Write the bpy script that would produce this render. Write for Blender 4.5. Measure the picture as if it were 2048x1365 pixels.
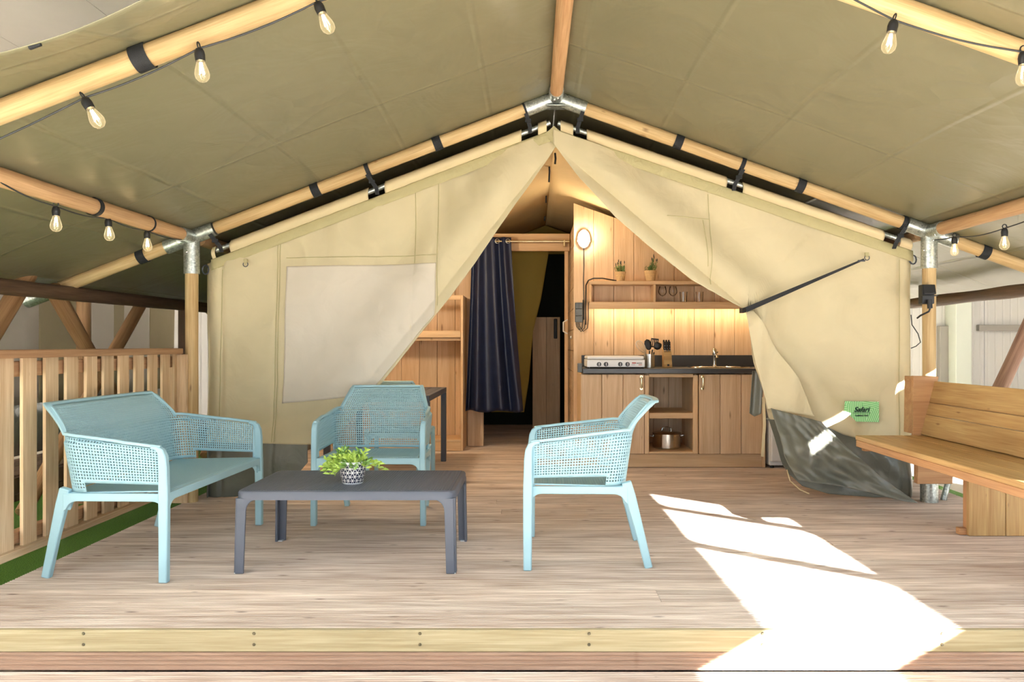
import bpy, bmesh, math, random
from mathutils import Vector, Matrix, Quaternion, noise
random.seed(7)
PI = math.pi
scene = bpy.context.scene
for _o in list(bpy.data.objects):
    bpy.data.objects.remove(_o)
col = scene.collection

# ------------------------------------------------------------------ camera / world / sun / exposure
F, CX, CY, H = 1554.0, 1066.0, 690.0, 1.03          # photograph measured: focal (px), vanishing point, eye height
cam_d = bpy.data.cameras.new('camera'); cam = bpy.data.objects.new('camera', cam_d); col.objects.link(cam)
cam.location = (0, 0, H); cam.rotation_euler = (PI/2, 0, 0)
cam_d.sensor_width = 36; cam_d.lens = F/2048*36
cam_d.shift_x = -(CX-1024)/2048; cam_d.shift_y = (CY-682.5)/2048
cam_d.clip_end = 200
scene.camera = cam

world = bpy.data.worlds.new('sky'); scene.world = world; world.use_nodes = True
wn = world.node_tree.nodes; wl = world.node_tree.links
bg = wn['Background']; bg.inputs['Color'].default_value = (0.74, 0.88, 1.0, 1); bg.inputs['Strength'].default_value = 1.6

SUN = Vector((-1.0, 2.1, -0.57))
sun_d = bpy.data.lights.new('sun', 'SUN'); sun_d.energy = 42; sun_d.angle = math.radians(0.22); sun_d.color = (1.0, 0.98, 0.95)
sun = bpy.data.objects.new('sun', sun_d); col.objects.link(sun)
sun.rotation_euler = SUN.to_track_quat('-Z', 'Y').to_euler(); sun.location = (8, -12, 6)

vs = scene.view_settings
vs.view_transform = 'Standard'; vs.look = 'None'; vs.gamma = 1.0; vs.use_curve_mapping = False
vs.exposure = 0.82
try:
    scene.cycles.use_denoising = True
    scene.cycles.max_bounces = 8; scene.cycles.diffuse_bounces = 6; scene.cycles.glossy_bounces = 3; scene.cycles.transmission_bounces = 4
    scene.cycles.transparent_max_bounces = 12; scene.cycles.use_adaptive_sampling = True; scene.cycles.adaptive_threshold = 0.12; scene.cycles.use_light_tree = False
    scene.cycles.caustics_reflective = False; scene.cycles.caustics_refractive = False
    scene.cycles.sample_clamp_indirect = 8.0
except Exception:
    pass

# ------------------------------------------------------------------ helpers
def P(px, py, Y):                                    # measured pixel + distance -> place in the room
    return Vector(((px-CX)*Y/F, Y, H-(py-CY)*Y/F))
def PX(px, Y): return (px-CX)*Y/F
def PZ(py, Y): return H-(py-CY)*Y/F

def lin(c):
    c /= 255.0
    return c/12.92 if c <= 0.04045 else ((c+0.055)/1.055)**2.4
def C(r, g, b): return (lin(r), lin(g), lin(b), 1.0)

def interp(pts, x):
    if x <= pts[0][0]: return pts[0][1]
    for (a, b), (c, d) in zip(pts, pts[1:]):
        if x <= c:
            t = (x-a)/(c-a) if c > a else 0
            return b+(d-b)*t
    return pts[-1][1]
def sstep(a, b, x):
    t = max(0, min(1, (x-a)/(b-a))); return t*t*(3-2*t)

def wmat(o):
    m = o.matrix_basis.copy()
    if o.parent: m = wmat(o.parent) @ o.matrix_parent_inverse @ m
    return m
def attach(o, parent, local=False):
    if parent is not None:
        o.parent = parent
        if not local: o.matrix_parent_inverse = wmat(parent).inverted()
def thing(name, label, cat, loc=(0, 0, 0), rz=0, group=None):
    o = bpy.data.objects.new(name, None); col.objects.link(o)
    o.empty_display_size = 0.1
    o.location = loc; o.rotation_euler = (0, 0, rz)
    o['label'] = label; o['category'] = cat
    if group: o['group'] = group
    return o
def tag(o, label, cat, group=None):
    o['label'] = label; o['category'] = cat
    if group: o['group'] = group
    return o
def struct(o, label=None):
    o['kind'] = 'structure'
    if label: o['label'] = label
    return o
def sthing(name, label=None, loc=(0, 0, 0)):
    o = bpy.data.objects.new(name, None); col.objects.link(o); o.location = loc; o['kind'] = 'structure'
    if label: o['label'] = label
    return o
def copy_tree(o, parent=None):
    c = o.copy(); col.objects.link(c)
    if parent is not None: c.parent = parent
    for ch in list(o.children): copy_tree(ch, c)
    return c

class MB:
    def __init__(s): s.v = []; s.f = []
    def add(s, vs_, fs):
        n = len(s.v); s.v += [tuple(v) for v in vs_]; s.f += [tuple(i+n for i in f) for f in fs]; return s
    def box(s, x0, x1, y0, y1, z0, z1, m=None):
        vv = [Vector(p) for p in ((x0,y0,z0),(x1,y0,z0),(x1,y1,z0),(x0,y1,z0),(x0,y0,z1),(x1,y0,z1),(x1,y1,z1),(x0,y1,z1))]
        if m: vv = [m @ p for p in vv]
        return s.add(vv, [(3,2,1,0),(4,5,6,7),(0,1,5,4),(1,2,6,5),(2,3,7,6),(3,0,4,7)])
    def hexa(s, pts): return s.add(pts, [(3,2,1,0),(4,5,6,7),(0,1,5,4),(1,2,6,5),(2,3,7,6),(3,0,4,7)])
    def prism(s, poly, fn, a0, a1):                  # poly 2D; fn(u,v,a)->xyz
        n = len(poly)
        vv = [fn(u, v, a0) for u, v in poly]+[fn(u, v, a1) for u, v in poly]
        return s.add(vv, [tuple(range(n))[::-1], tuple(range(n, 2*n))]+[(i, (i+1) % n, n+(i+1) % n, n+i) for i in range(n)])
    def sweep(s, pts, sec, up=None, caps=True, closed=False):
        """sweep a section (list of (a,b) or function i->list) along pts"""
        pts = [Vector(p) for p in pts]; n = len(pts); rings = []
        prev = None
        for i, p in enumerate(pts):
            if closed: t = pts[(i+1) % n]-pts[i-1]
            else: t = pts[min(i+1, n-1)]-pts[max(i-1, 0)]
            t.normalize()
            if up is not None:
                u = up(i) if callable(up) else Vector(up)
                a = t.cross(u)
                if a.length < 1e-5: a = t.cross(Vector((1, 0, 0.01)))
                a.normalize(); b = a.cross(t).normalized()
            else:
                if prev is None:
                    u = Vector((0, 0, 1)) if abs(t.z) < 0.9 else Vector((1, 0, 0))
                    a = t.cross(u).normalized()
                else:
                    a = (prev-t*prev.dot(t)).normalized()
                prev = a; b = a.cross(t).normalized()
            sc = sec(i) if callable(sec) else sec
            rings.append([p+a*x+b*y for x, y in sc])
        m = len(rings[0]); vv = [q for r in rings for q in r]; ff = []
        for i in range(n if closed else n-1):
            j = (i+1) % n
            for k in range(m):
                l = (k+1) % m
                ff.append((i*m+k, i*m+l, j*m+l, j*m+k))
        if caps and not closed:
            ff.append(tuple(range(m))[::-1]); ff.append(tuple((n-1)*m+k for k in range(m)))
        return s.add(vv, ff)
    def tube(s, pts, r, n=10, closed=False):
        if callable(r): sec = lambda i: [(r(i)*math.cos(2*PI*k/n), r(i)*math.sin(2*PI*k/n)) for k in range(n)]
        else: sec = [(r*math.cos(2*PI*k/n), r*math.sin(2*PI*k/n)) for k in range(n)]
        return s.sweep(pts, sec, closed=closed)
    def lathe(s, prof, c=(0, 0, 0), n=28, m=None):
        vv = []; ff = []; k = len(prof)
        for j in range(n):
            a = 2*PI*j/n
            for r, z in prof:
                p = Vector((r*math.cos(a), r*math.sin(a), z))
                if m: p = m @ p
                vv.append(p+Vector(c))
        for j in range(n):
            l = (j+1) % n
            for i in range(k-1): ff.append((j*k+i, l*k+i, l*k+i+1, j*k+i+1))
        return s.add(vv, ff)
    def grid(s, fn, nu, nv):
        vv = [fn(i/nu, j/nv) for j in range(nv+1) for i in range(nu+1)]
        w = nu+1
        return s.add(vv, [(j*w+i, j*w+i+1, (j+1)*w+i+1, (j+1)*w+i) for j in range(nv) for i in range(nu)])
    def perf(s, fn, nu, nv, ratio=0.55, solid=None, skip=None):
        """lattice of cells with a square hole in each"""
        base = len(s.v); w = nu+1
        vv = [Vector(fn(i/nu, j/nv)) for j in range(nv+1) for i in range(nu+1)]
        s.v += [tuple(p) for p in vv]
        for j in range(nv):
            for i in range(nu):
                if skip and skip(i, j): continue
                q = (j*w+i, j*w+i+1, (j+1)*w+i+1, (j+1)*w+i)
                if solid and solid(i, j):
                    s.f.append(tuple(base+k for k in q)); continue
                ps = [vv[k] for k in q]; c = (ps[0]+ps[1]+ps[2]+ps[3])/4
                n0 = len(s.v); s.v += [tuple(c+(p-c)*ratio) for p in ps]
                for k in range(4):
                    l = (k+1) % 4
                    s.f.append((base+q[k], base+q[l], n0+l, n0+k))
        return s
    def build(s, name, mat, parent=None, smooth=False, local=False, bevel=0, solid=0, seg=2, fix=True, loc=None, rot=None, angle=40):
        me = bpy.data.meshes.new(name); me.from_pydata(s.v, [], s.f)
        if fix:
            b = bmesh.new(); b.from_mesh(me); bmesh.ops.recalc_face_normals(b, faces=b.faces); b.to_mesh(me); b.free()
        me.update()
        return mkobj(name, me, mat, parent, smooth, local, bevel, solid, seg, loc, rot, angle)

def mkobj(name, me, mat, parent=None, smooth=False, local=False, bevel=0, solid=0, seg=2, loc=None, rot=None, angle=40):
    if mat is not None and not me.materials: me.materials.append(mat)
    if smooth:
        me.polygons.foreach_set('use_smooth', [True]*len(me.polygons))
        try: me.set_sharp_from_angle(angle=math.radians(angle))
        except Exception: pass
    o = bpy.data.objects.new(name, me); col.objects.link(o)
    if loc is not None: o.location = loc
    if rot is not None:
        o.rotation_mode = 'QUATERNION' if isinstance(rot, Quaternion) else 'XYZ'
        if isinstance(rot, Quaternion): o.rotation_quaternion = rot
        else: o.rotation_euler = rot
    attach(o, parent, local)
    if solid:
        md = o.modifiers.new('thickness', 'SOLIDIFY'); md.thickness = solid; md.offset = 0
    if bevel:
        md = o.modifiers.new('bevel', 'BEVEL'); md.width = bevel; md.segments = seg; md.limit_method = 'ANGLE'; md.angle_limit = math.radians(50)
    return o

def pole(name, p0, p1, r, mat, parent=None, r1=None, n=16, wob=0.002, hollow=False):
    p0 = Vector(p0); p1 = Vector(p1); L = (p1-p0).length; m = MB(); r1 = r1 or r
    k = max(3, int(L/0.12)); sd = random.random()*50
    pts = [(0, 0, L*i/k) for i in range(k+1)]
    def rr(i):
        return (r+(r1-r)*i/k)+wob*noise.noise(Vector((sd, L*i/k*3, 0)))
    m.tube(pts, rr, n)
    q = (p1-p0).to_track_quat('Z', 'Y')
    return m.build(name, mat, parent, smooth=True, loc=p0, rot=q)

_bcache = {}
def board(name, L, W, T, mat, loc, rot=(0, 0, 0), parent=None, bevel=0.003, local=False):
    """plank, long axis local X, width local Y, thickness local Z, centred"""
    key = (round(L, 4), round(W, 4), round(T, 4), mat.name, bevel)
    if key in _bcache: me = _bcache[key]
    else:
        m = MB().box(-L/2, L/2, -W/2, W/2, -T/2, T/2)
        me = bpy.data.meshes.new(name); me.from_pydata(m.v, [], m.f)
        if bevel:
            b = bmesh.new(); b.from_mesh(me)
            bmesh.ops.bevel(b, geom=list(b.edges), offset=min(bevel, T*0.3), segments=1, affect='EDGES')
            b.to_mesh(me); b.free()
        me.materials.append(mat); _bcache[key] = me
    o = bpy.data.objects.new(name, me); col.objects.link(o); o.location = loc
    o.rotation_mode = 'XYZ'
    if isinstance(rot, Quaternion): o.rotation_mode = 'QUATERNION'; o.rotation_quaternion = rot
    else: o.rotation_euler = rot
    attach(o, parent, local)
    return o
VERT = (0, -PI/2, 0)                                  # plank standing, width along world Y, thickness X
VERTX = (PI/2, -PI/2, 0)                              # set below
def vboard(name, x0, x1, y0, y1, z0, z1, mat, parent, bevel=0.003):
    """upright plank whose broad face looks along Y"""
    # local X -> world Z, local Y -> world X, local Z -> world Y
    q = Matrix(((0, 1, 0), (0, 0, 1), (1, 0, 0))).to_quaternion()
    return board(name, z1-z0, x1-x0, y1-y0, mat, ((x0+x1)/2, (y0+y1)/2, (z0+z1)/2), q, parent, bevel)
def vboard_x(name, x0, x1, y0, y1, z0, z1, mat, parent, bevel=0.003):
    """upright plank whose broad face looks along X"""
    q = Matrix(((0, 0, 1), (0, -1, 0), (1, 0, 0))).to_quaternion()
    return board(name, z1-z0, y1-y0, x1-x0, mat, ((x0+x1)/2, (y0+y1)/2, (z0+z1)/2), q, parent, bevel)
def hboard_x(name, x0, x1, y0, y1, z0, z1, mat, parent, bevel=0.003):
    """level plank running along X"""
    return board(name, x1-x0, y1-y0, z1-z0, mat, ((x0+x1)/2, (y0+y1)/2, (z0+z1)/2), (0, 0, 0), parent, bevel)
def hboard_y(name, x0, x1, y0, y1, z0, z1, mat, parent, bevel=0.003):
    return board(name, y1-y0, x1-x0, z1-z0, mat, ((x0+x1)/2, (y0+y1)/2, (z0+z1)/2), (0, 0, PI/2), parent, bevel)

# ------------------------------------------------------------------ materials
def newmat(name):
    m = bpy.data.materials.new(name); m.use_nodes = True
    nt = m.node_tree; b = nt.nodes['Principled BSDF']
    return m, nt, b
def N(nt, t, **kw):
    n = nt.nodes.new(t)
    for k, v in kw.items():
        if k in n.inputs: n.inputs[k].default_value = v
        else: setattr(n, k, v)
    return n
def ramp(nt, stops, interp_='LINEAR'):
    r = nt.nodes.new('ShaderNodeValToRGB'); r.color_ramp.interpolation = interp_
    e = r.color_ramp.elements
    while len(e) < len(stops): e.new(0.5)
    for k, (p, c) in enumerate(stops): e[k].position = p; e[k].color = c if len(c) == 4 else (*c, 1)
    return r
def plain(name, c, rough=0.6, metal=0.0, spec=0.5, bump=0.0, bscale=60, var=0.0, coat=0):
    m, nt, b = newmat(name); L = nt.links
    b.inputs['Base Color'].default_value = c; b.inputs['Roughness'].default_value = rough; b.inputs['Metallic'].default_value = metal
    b.inputs['Specular IOR Level'].default_value = spec
    if coat: b.inputs['Coat Weight'].default_value = coat
    tc = N(nt, 'ShaderNodeTexCoord')
    no = N(nt, 'ShaderNodeTexNoise', Scale=bscale, Detail=2.0)
    L.new(tc.outputs['Object'], no.inputs['Vector'])
    if var:
        mx = N(nt, 'ShaderNodeMix', data_type='RGBA')
        mx.inputs['A'].default_value = tuple(v*(1-var) for v in c[:3])+(1,)
        mx.inputs['B'].default_value = tuple(min(1, v*(1+var)) for v in c[:3])+(1,)
        L.new(no.outputs['Fac'], mx.inputs['Factor']); L.new(mx.outputs['Result'], b.inputs['Base Color'])
    if bump:
        bp = N(nt, 'ShaderNodeBump', Strength=bump, Distance=0.01); L.new(no.outputs['Fac'], bp.inputs['Height']); L.new(bp.outputs['Normal'], b.inputs['Normal'])
    return m
def emis(name, c, s):
    m, nt, b = newmat(name)
    b.inputs['Base Color'].default_value = c; b.inputs['Emission Color'].default_value = c; b.inputs['Emission Strength'].default_value = s
    return m
def glassm(name, c=(1, 1, 1, 1), rough=0.02, glow=None):
    m, nt, b = newmat(name); L = nt.links
    out = nt.nodes['Material Output']
    tr = N(nt, 'ShaderNodeBsdfTransparent'); tr.inputs['Color'].default_value = c
    gl = N(nt, 'ShaderNodeBsdfGlossy'); gl.inputs['Roughness'].default_value = rough
    fr = N(nt, 'ShaderNodeFresnel', IOR=1.15)
    ad = N(nt, 'ShaderNodeMath', operation='ADD'); ad.inputs[1].default_value = 0.03
    mx = N(nt, 'ShaderNodeMixShader')
    L.new(fr.outputs[0], ad.inputs[0]); L.new(ad.outputs[0], mx.inputs[0]); L.new(tr.outputs[0], mx.inputs[1]); L.new(gl.outputs[0], mx.inputs[2])
    res = mx.outputs[0]
    if glow:
        em = N(nt, 'ShaderNodeEmission', Strength=glow); em.inputs['Color'].default_value = (1.0, 0.8, 0.45, 1)
        ad2 = N(nt, 'ShaderNodeAddShader'); L.new(res, ad2.inputs[0]); L.new(em.outputs[0], ad2.inputs[1]); res = ad2.outputs[0]
    L.new(res, out.inputs['Surface'])
    return m
def wood(name, c1, c2, axis='X', rough=0.62, knots=1.0, grain=1.0, tint=0.16, bump=0.25, knotcol=C(110, 70, 42), freq=1.0, kfreq=(2.2, 6.0), groove=False):
    """planks and logs: grain along a local axis, knots, every piece its own tone"""
    m, nt, b = newmat(name); L = nt.links
    tc = N(nt, 'ShaderNodeTexCoord'); oi = N(nt, 'ShaderNodeObjectInfo')
    off = N(nt, 'ShaderNodeVectorMath', operation='SCALE'); off.inputs[0].default_value = (37.0, 61.0, 23.0)
    L.new(oi.outputs['Random'], off.inputs['Scale'])
    add = N(nt, 'ShaderNodeVectorMath', operation='ADD'); L.new(tc.outputs['Object'], add.inputs[0]); L.new(off.outputs[0], add.inputs[1])
    def scaled(along, across):
        mp = N(nt, 'ShaderNodeVectorMath', operation='MULTIPLY')
        mp.inputs[1].default_value = (along, across, across) if axis == 'X' else (across, across, along)
        L.new(add.outputs[0], mp.inputs[0]); return mp.outputs[0]
    n1 = N(nt, 'ShaderNodeTexNoise', Scale=1.0, Detail=2.0, Distortion=1.2); L.new(scaled(0.9*freq, 14*freq), n1.inputs['Vector'])
    n2 = N(nt, 'ShaderNodeTexNoise', Scale=1.0, Detail=2.0); L.new(scaled(5*freq, 150*freq), n2.inputs['Vector'])
    n3 = N(nt, 'ShaderNodeTexNoise', Scale=1.0, Detail=0.0); L.new(scaled(1.6, 5), n3.inputs['Vector'])
    mixn = N(nt, 'ShaderNodeMix', data_type='FLOAT'); mixn.inputs[0].default_value = 0.42*grain
    L.new(n1.outputs['Fac'], mixn.inputs[2]); L.new(n2.outputs['Fac'], mixn.inputs[3])
    r = ramp(nt, [(0.30, c2), (0.5, tuple((a+b_)/2 for a, b_ in zip(c1, c2))), (0.68, c1)]); L.new(mixn.outputs[0], r.inputs['Fac'])
    col_out = r.outputs['Color']
    # broad tone
    hs = N(nt, 'ShaderNodeHueSaturation')
    mr = N(nt, 'ShaderNodeMapRange'); mr.inputs['From Min'].default_value = 0; mr.inputs['From Max'].default_value = 1
    mr.inputs['To Min'].default_value = 1-tint; mr.inputs['To Max'].default_value = 1+tint
    L.new(oi.outputs['Random'], mr.inputs['Value'])
    mm = N(nt, 'ShaderNodeMath', operation='MULTIPLY'); mr3 = N(nt, 'ShaderNodeMapRange'); mr3.inputs['To Min'].default_value = 0.86; mr3.inputs['To Max'].default_value = 1.14
    L.new(n3.outputs['Fac'], mr3.inputs['Value']); L.new(mr.outputs[0], mm.inputs[0]); L.new(mr3.outputs[0], mm.inputs[1])
    L.new(mm.outputs[0], hs.inputs['Value']); L.new(col_out, hs.inputs['Color'])
    col_out = hs.outputs['Color']
    if knots:
        vo = N(nt, 'ShaderNodeTexVoronoi', Scale=1.0, voronoi_dimensions='2D')
        sx = N(nt, 'ShaderNodeSeparateXYZ'); cb = N(nt, 'ShaderNodeCombineXYZ'); L.new(add.outputs[0], sx.inputs[0])
        ka = N(nt, 'ShaderNodeMath', operation='MULTIPLY'); ka.inputs[1].default_value = kfreq[0]; kc_ = N(nt, 'ShaderNodeMath', operation='MULTIPLY'); kc_.inputs[1].default_value = kfreq[1]
        if axis == 'X': L.new(sx.outputs[0], ka.inputs[0]); L.new(sx.outputs[1], kc_.inputs[0])
        else:
            sm = N(nt, 'ShaderNodeMath', operation='ADD'); L.new(sx.outputs[0], sm.inputs[0]); L.new(sx.outputs[1], sm.inputs[1])
            L.new(sx.outputs[2], ka.inputs[0]); L.new(sm.outputs[0], kc_.inputs[0])
        L.new(ka.outputs[0], cb.inputs[0]); L.new(kc_.outputs[0], cb.inputs[1]); L.new(cb.outputs[0], vo.inputs['Vector'])
        sc_ = N(nt, 'ShaderNodeSeparateColor'); L.new(vo.outputs['Color'], sc_.inputs[0])
        nz0 = N(nt, 'ShaderNodeMath', operation='MULTIPLY_ADD'); nz0.inputs[1].default_value = 0.10; L.new(n2.outputs['Fac'], nz0.inputs[0]); L.new(vo.outputs['Distance'], nz0.inputs[2])
        nz = N(nt, 'ShaderNodeMath', operation='MULTIPLY_ADD'); nz.inputs[1].default_value = 0.13*knots; L.new(sc_.outputs[1], nz.inputs[0]); L.new(nz0.outputs[0], nz.inputs[2])
        kr0 = ramp(nt, [(0.05, (1, 1, 1)), (0.05+0.07*knots, (0.7, 0.7, 0.7)), (0.05+0.15*knots, (0, 0, 0))]); L.new(nz.outputs[0], kr0.inputs['Fac'])
        gt = N(nt, 'ShaderNodeMath', operation='GREATER_THAN'); gt.inputs[1].default_value = 0.55; L.new(sc_.outputs[0], gt.inputs[0])
        kr = N(nt, 'ShaderNodeMix', data_type='RGBA'); kr.inputs['A'].default_value = (0, 0, 0, 1); L.new(gt.outputs[0], kr.inputs['Factor']); L.new(kr0.outputs['Color'], kr.inputs['B'])
        mk = N(nt, 'ShaderNodeMix', data_type='RGBA'); mk.inputs['B'].default_value = knotcol
        mu = N(nt, 'ShaderNodeMath', operation='MULTIPLY'); mu.inputs[1].default_value = 0.75
        L.new(kr.outputs['Result'], mu.inputs[0]); L.new(mu.outputs[0], mk.inputs['Factor']); L.new(col_out, mk.inputs['A'])
        col_out = mk.outputs['Result']
    if groove:                                          # colour darkens towards the bottom of the milled grooves
        sz = N(nt, 'ShaderNodeSeparateXYZ'); L.new(tc.outputs['Object'], sz.inputs[0])
        mg = N(nt, 'ShaderNodeMapRange'); mg.inputs['From Min'].default_value = -0.0048; mg.inputs['From Max'].default_value = -0.0008; mg.inputs['To Min'].default_value = 0.42; mg.inputs['To Max'].default_value = 0.0
        L.new(sz.outputs[2], mg.inputs['Value'])
        gm = N(nt, 'ShaderNodeMix', data_type='RGBA'); gm.inputs['B'].default_value = C(104, 82, 66); L.new(mg.outputs[0], gm.inputs['Factor']); L.new(col_out, gm.inputs['A']); col_out = gm.outputs['Result']
    L.new(col_out, b.inputs['Base Color'])
    b.inputs['Roughness'].default_value = rough; b.inputs['Specular IOR Level'].default_value = 0.3
    bp = N(nt, 'ShaderNodeBump', Strength=bump, Distance=0.004); L.new(n2.outputs['Fac'], bp.inputs['Height']); L.new(bp.outputs['Normal'], b.inputs['Normal'])
    return m
def cloth(name, c, rough=0.8, weave=900, wr=0.35, wscale=3.0, crease=None, spec=0.25, var=0.06, trans=0.0, crump=0.6):
    m, nt, b = newmat(name); L = nt.links
    tc = N(nt, 'ShaderNodeTexCoord')
    n1 = N(nt, 'ShaderNodeTexNoise', Scale=wscale, Detail=3.0, Distortion=1.2, Roughness=0.55); L.new(tc.outputs['Object'], n1.inputs['Vector'])
    mx = N(nt, 'ShaderNodeMix', data_type='RGBA')
    mx.inputs['A'].default_value = tuple(v*(1-var) for v in c[:3])+(1,); mx.inputs['B'].default_value = tuple(min(1, v*(1+var)) for v in c[:3])+(1,)
    L.new(n1.outputs['Fac'], mx.inputs['Factor']); L.new(mx.outputs['Result'], b.inputs['Base Color'])
    b.inputs['Roughness'].default_value = rough; b.inputs['Specular IOR Level'].default_value = spec
    # soft billows plus crumpled facets in patches
    dn = N(nt, 'ShaderNodeTexNoise', Scale=wscale*1.4, Detail=0.0); L.new(tc.outputs['Object'], dn.inputs['Vector'])
    dv0 = N(nt, 'ShaderNodeVectorMath', operation='SCALE'); dv0.inputs['Scale'].default_value = 0.35; L.new(dn.outputs['Color'], dv0.inputs[0])
    dv1 = N(nt, 'ShaderNodeVectorMath', operation='ADD'); L.new(tc.outputs['Object'], dv1.inputs[0]); L.new(dv0.outputs[0], dv1.inputs[1])
    vo = N(nt, 'ShaderNodeTexVoronoi', Scale=wscale*1.6); L.new(dv1.outputs[0], vo.inputs['Vector'])
    msk = N(nt, 'ShaderNodeTexNoise', Scale=0.9, Detail=0.0); L.new(tc.outputs['Object'], msk.inputs['Vector'])
    mr0 = N(nt, 'ShaderNodeMapRange'); mr0.inputs['From Min'].default_value = 0.42; mr0.inputs['From Max'].default_value = 0.68; mr0.inputs['To Max'].default_value = crump; L.new(msk.outputs['Fac'], mr0.inputs['Value'])
    mu0 = N(nt, 'ShaderNodeMath', operation='MULTIPLY'); L.new(vo.outputs['Distance'], mu0.inputs[0]); L.new(mr0.outputs[0], mu0.inputs[1])
    pw = N(nt, 'ShaderNodeMath', operation='ADD'); L.new(n1.outputs['Fac'], pw.inputs[0]); L.new(mu0.outputs[0], pw.inputs[1])
    h = pw.outputs[0]
    if crease:
        sx = N(nt, 'ShaderNodeSeparateXYZ'); L.new(tc.outputs['Object'], sx.inputs[0])
        for axis_, per, amt in crease:
            dv = N(nt, 'ShaderNodeMath', operation='DIVIDE'); dv.inputs[1].default_value = per; L.new(sx.outputs[axis_], dv.inputs[0])
            fr = N(nt, 'ShaderNodeMath', operation='FRACT'); L.new(dv.outputs[0], fr.inputs[0])
            s5 = N(nt, 'ShaderNodeMath', operation='SUBTRACT'); s5.inputs[1].default_value = 0.5; L.new(fr.outputs[0], s5.inputs[0])
            a5 = N(nt, 'ShaderNodeMath', operation='ABSOLUTE'); L.new(s5.outputs[0], a5.inputs[0])
            mr = N(nt, 'ShaderNodeMapRange'); mr.interpolation_type = 'SMOOTHSTEP'
            mr.inputs['From Min'].default_value = 0.0; mr.inputs['From Max'].default_value = 0.02/per; mr.inputs['To Min'].default_value = amt; mr.inputs['To Max'].default_value = 0
            L.new(a5.outputs[0], mr.inputs['Value'])
            ad = N(nt, 'ShaderNodeMath', operation='ADD'); L.new(h, ad.inputs[0]); L.new(mr.outputs[0], ad.inputs[1]); h = ad.outputs[0]
    b1 = N(nt, 'ShaderNodeBump', Strength=wr, Distance=0.02); L.new(h, b1.inputs['Height'])
    L.new(b1.outputs['Normal'], b.inputs['Normal'])
    if trans:
        out = nt.nodes['Material Output']; tl = N(nt, 'ShaderNodeBsdfTranslucent'); tl.inputs['Color'].default_value = c
        ms = N(nt, 'ShaderNodeMixShader'); ms.inputs[0].default_value = trans
        L.new(b.outputs[0], ms.inputs[1]); L.new(tl.outputs[0], ms.inputs[2]); L.new(ms.outputs[0], out.inputs['Surface'])
    return m
def galv(name):
    m, nt, b = newmat(name); L = nt.links
    tc = N(nt, 'ShaderNodeTexCoord'); vo = N(nt, 'ShaderNodeTexVoronoi', Scale=90.0); L.new(tc.outputs['Object'], vo.inputs['Vector'])
    r = ramp(nt, [(0.0, C(150, 156, 152)), (1.0, C(215, 220, 214))]); L.new(vo.outputs['Color'], r.inputs['Fac']); L.new(r.outputs[0], b.inputs['Base Color'])
    b.inputs['Metallic'].default_value = 0.75; b.inputs['Roughness'].default_value = 0.36
    return m

M = {}
M['pole'] = wood('pale pine pole', C(218, 192, 146), C(180, 146, 98), 'Z', knots=0.7, kfreq=(3.0, 9.0))
M['polered'] = wood('reddish larch pole', C(216, 178, 134), C(180, 136, 96), 'Z', knots=0.5, kfreq=(3.0, 9.0))
M['log'] = wood('dark weathered log', C(124, 98, 78), C(80, 60, 48), 'Z', knots=0.7)
M['brace'] = wood('brown treated brace', C(178, 138, 98), C(136, 98, 66), 'Z', knots=0.7)
M['bracegrey'] = wood('pale pinkish brace', C(186, 150, 130), C(140, 104, 88), 'Z', knots=0.6)  # pinkish grey wood, paler than the brown braces
M['deck'] = wood('ribbed larch decking', C(238, 222, 208), C(166, 140, 121), 'X', rough=0.7, knots=0.95, grain=1.4, tint=0.10, knotcol=C(92, 66, 52), freq=0.8, kfreq=(4.0, 15.0), groove=True)
M['fascia'] = wood('pale treated fascia', C(194, 181, 147), C(156, 138, 101), 'X', knots=0.5, tint=0.03)
M['riser'] = wood('ribbed orange riser', C(182, 152, 130), C(146, 115, 95), 'X', knots=0.5, tint=0.05)
M['slat'] = wood('fence slat pine', C(230, 204, 168), C(194, 156, 116), 'X', knots=0.9, tint=0.14)
M['rail'] = wood('brown fence rail', C(196, 156, 118), C(160, 118, 84), 'X', knots=0.6, tint=0.08)
M['plank'] = wood('interior spruce plank', C(230, 204, 172), C(202, 168, 130), 'X', knots=0.7, kfreq=(2.0, 7.0), tint=0.10, rough=0.5)
M['trimw'] = wood('spruce trim', C(228, 198, 160), C(204, 168, 128), 'X', knots=0.5, tint=0.06)
M['bench'] = wood('honey stained bench plank', C(208, 176, 122), C(166, 126, 78), 'X', kfreq=(2.6, 8.0), knots=0.6, tint=0.10, rough=0.45)
M['benchred'] = wood('orange stained bench edge', C(206, 162, 118), C(172, 124, 84), 'X', knots=0.8, tint=0.06, rough=0.5)
M['galv'] = galv('galvanised steel')
M['steel'] = plain('polished steel', C(215, 215, 212), 0.16, 1.0)
M['steelb'] = plain('brushed steel', C(200, 198, 192), 0.32, 1.0)
M['brass'] = plain('pale brass', C(232, 220, 180), 0.22, 1.0)
M['black'] = plain('black webbing', C(30, 31, 34), 0.75, bump=0.3, bscale=300)
M['rubber'] = plain('black plastic', C(26, 26, 28), 0.5)
M['cable'] = plain('dark cable', C(52, 54, 56), 0.6)
M['fly'] = cloth('olive fly sheet', C(131, 126, 100), rough=0.38, wr=0.45, wscale=2.4, crump=1.3, crease=((0, 0.56, 0.45), (1, 1.7, 0.3)), spec=0.45, var=0.05)
M['canvas'] = cloth('sand canvas', C(213, 200, 165), rough=0.82, wr=0.40, wscale=4.0, var=0.06)
M['canvas2'] = cloth('sand canvas sleeve', C(222, 204, 164), rough=0.8, wr=0.1, wscale=3.0, var=0.03)
M['hem'] = cloth('shaded sand hem', C(190, 180, 138), rough=0.8, wr=0.35, wscale=9.0, var=0.06)  # same sand canvas, darker and greener to imitate light on its double layer
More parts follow.
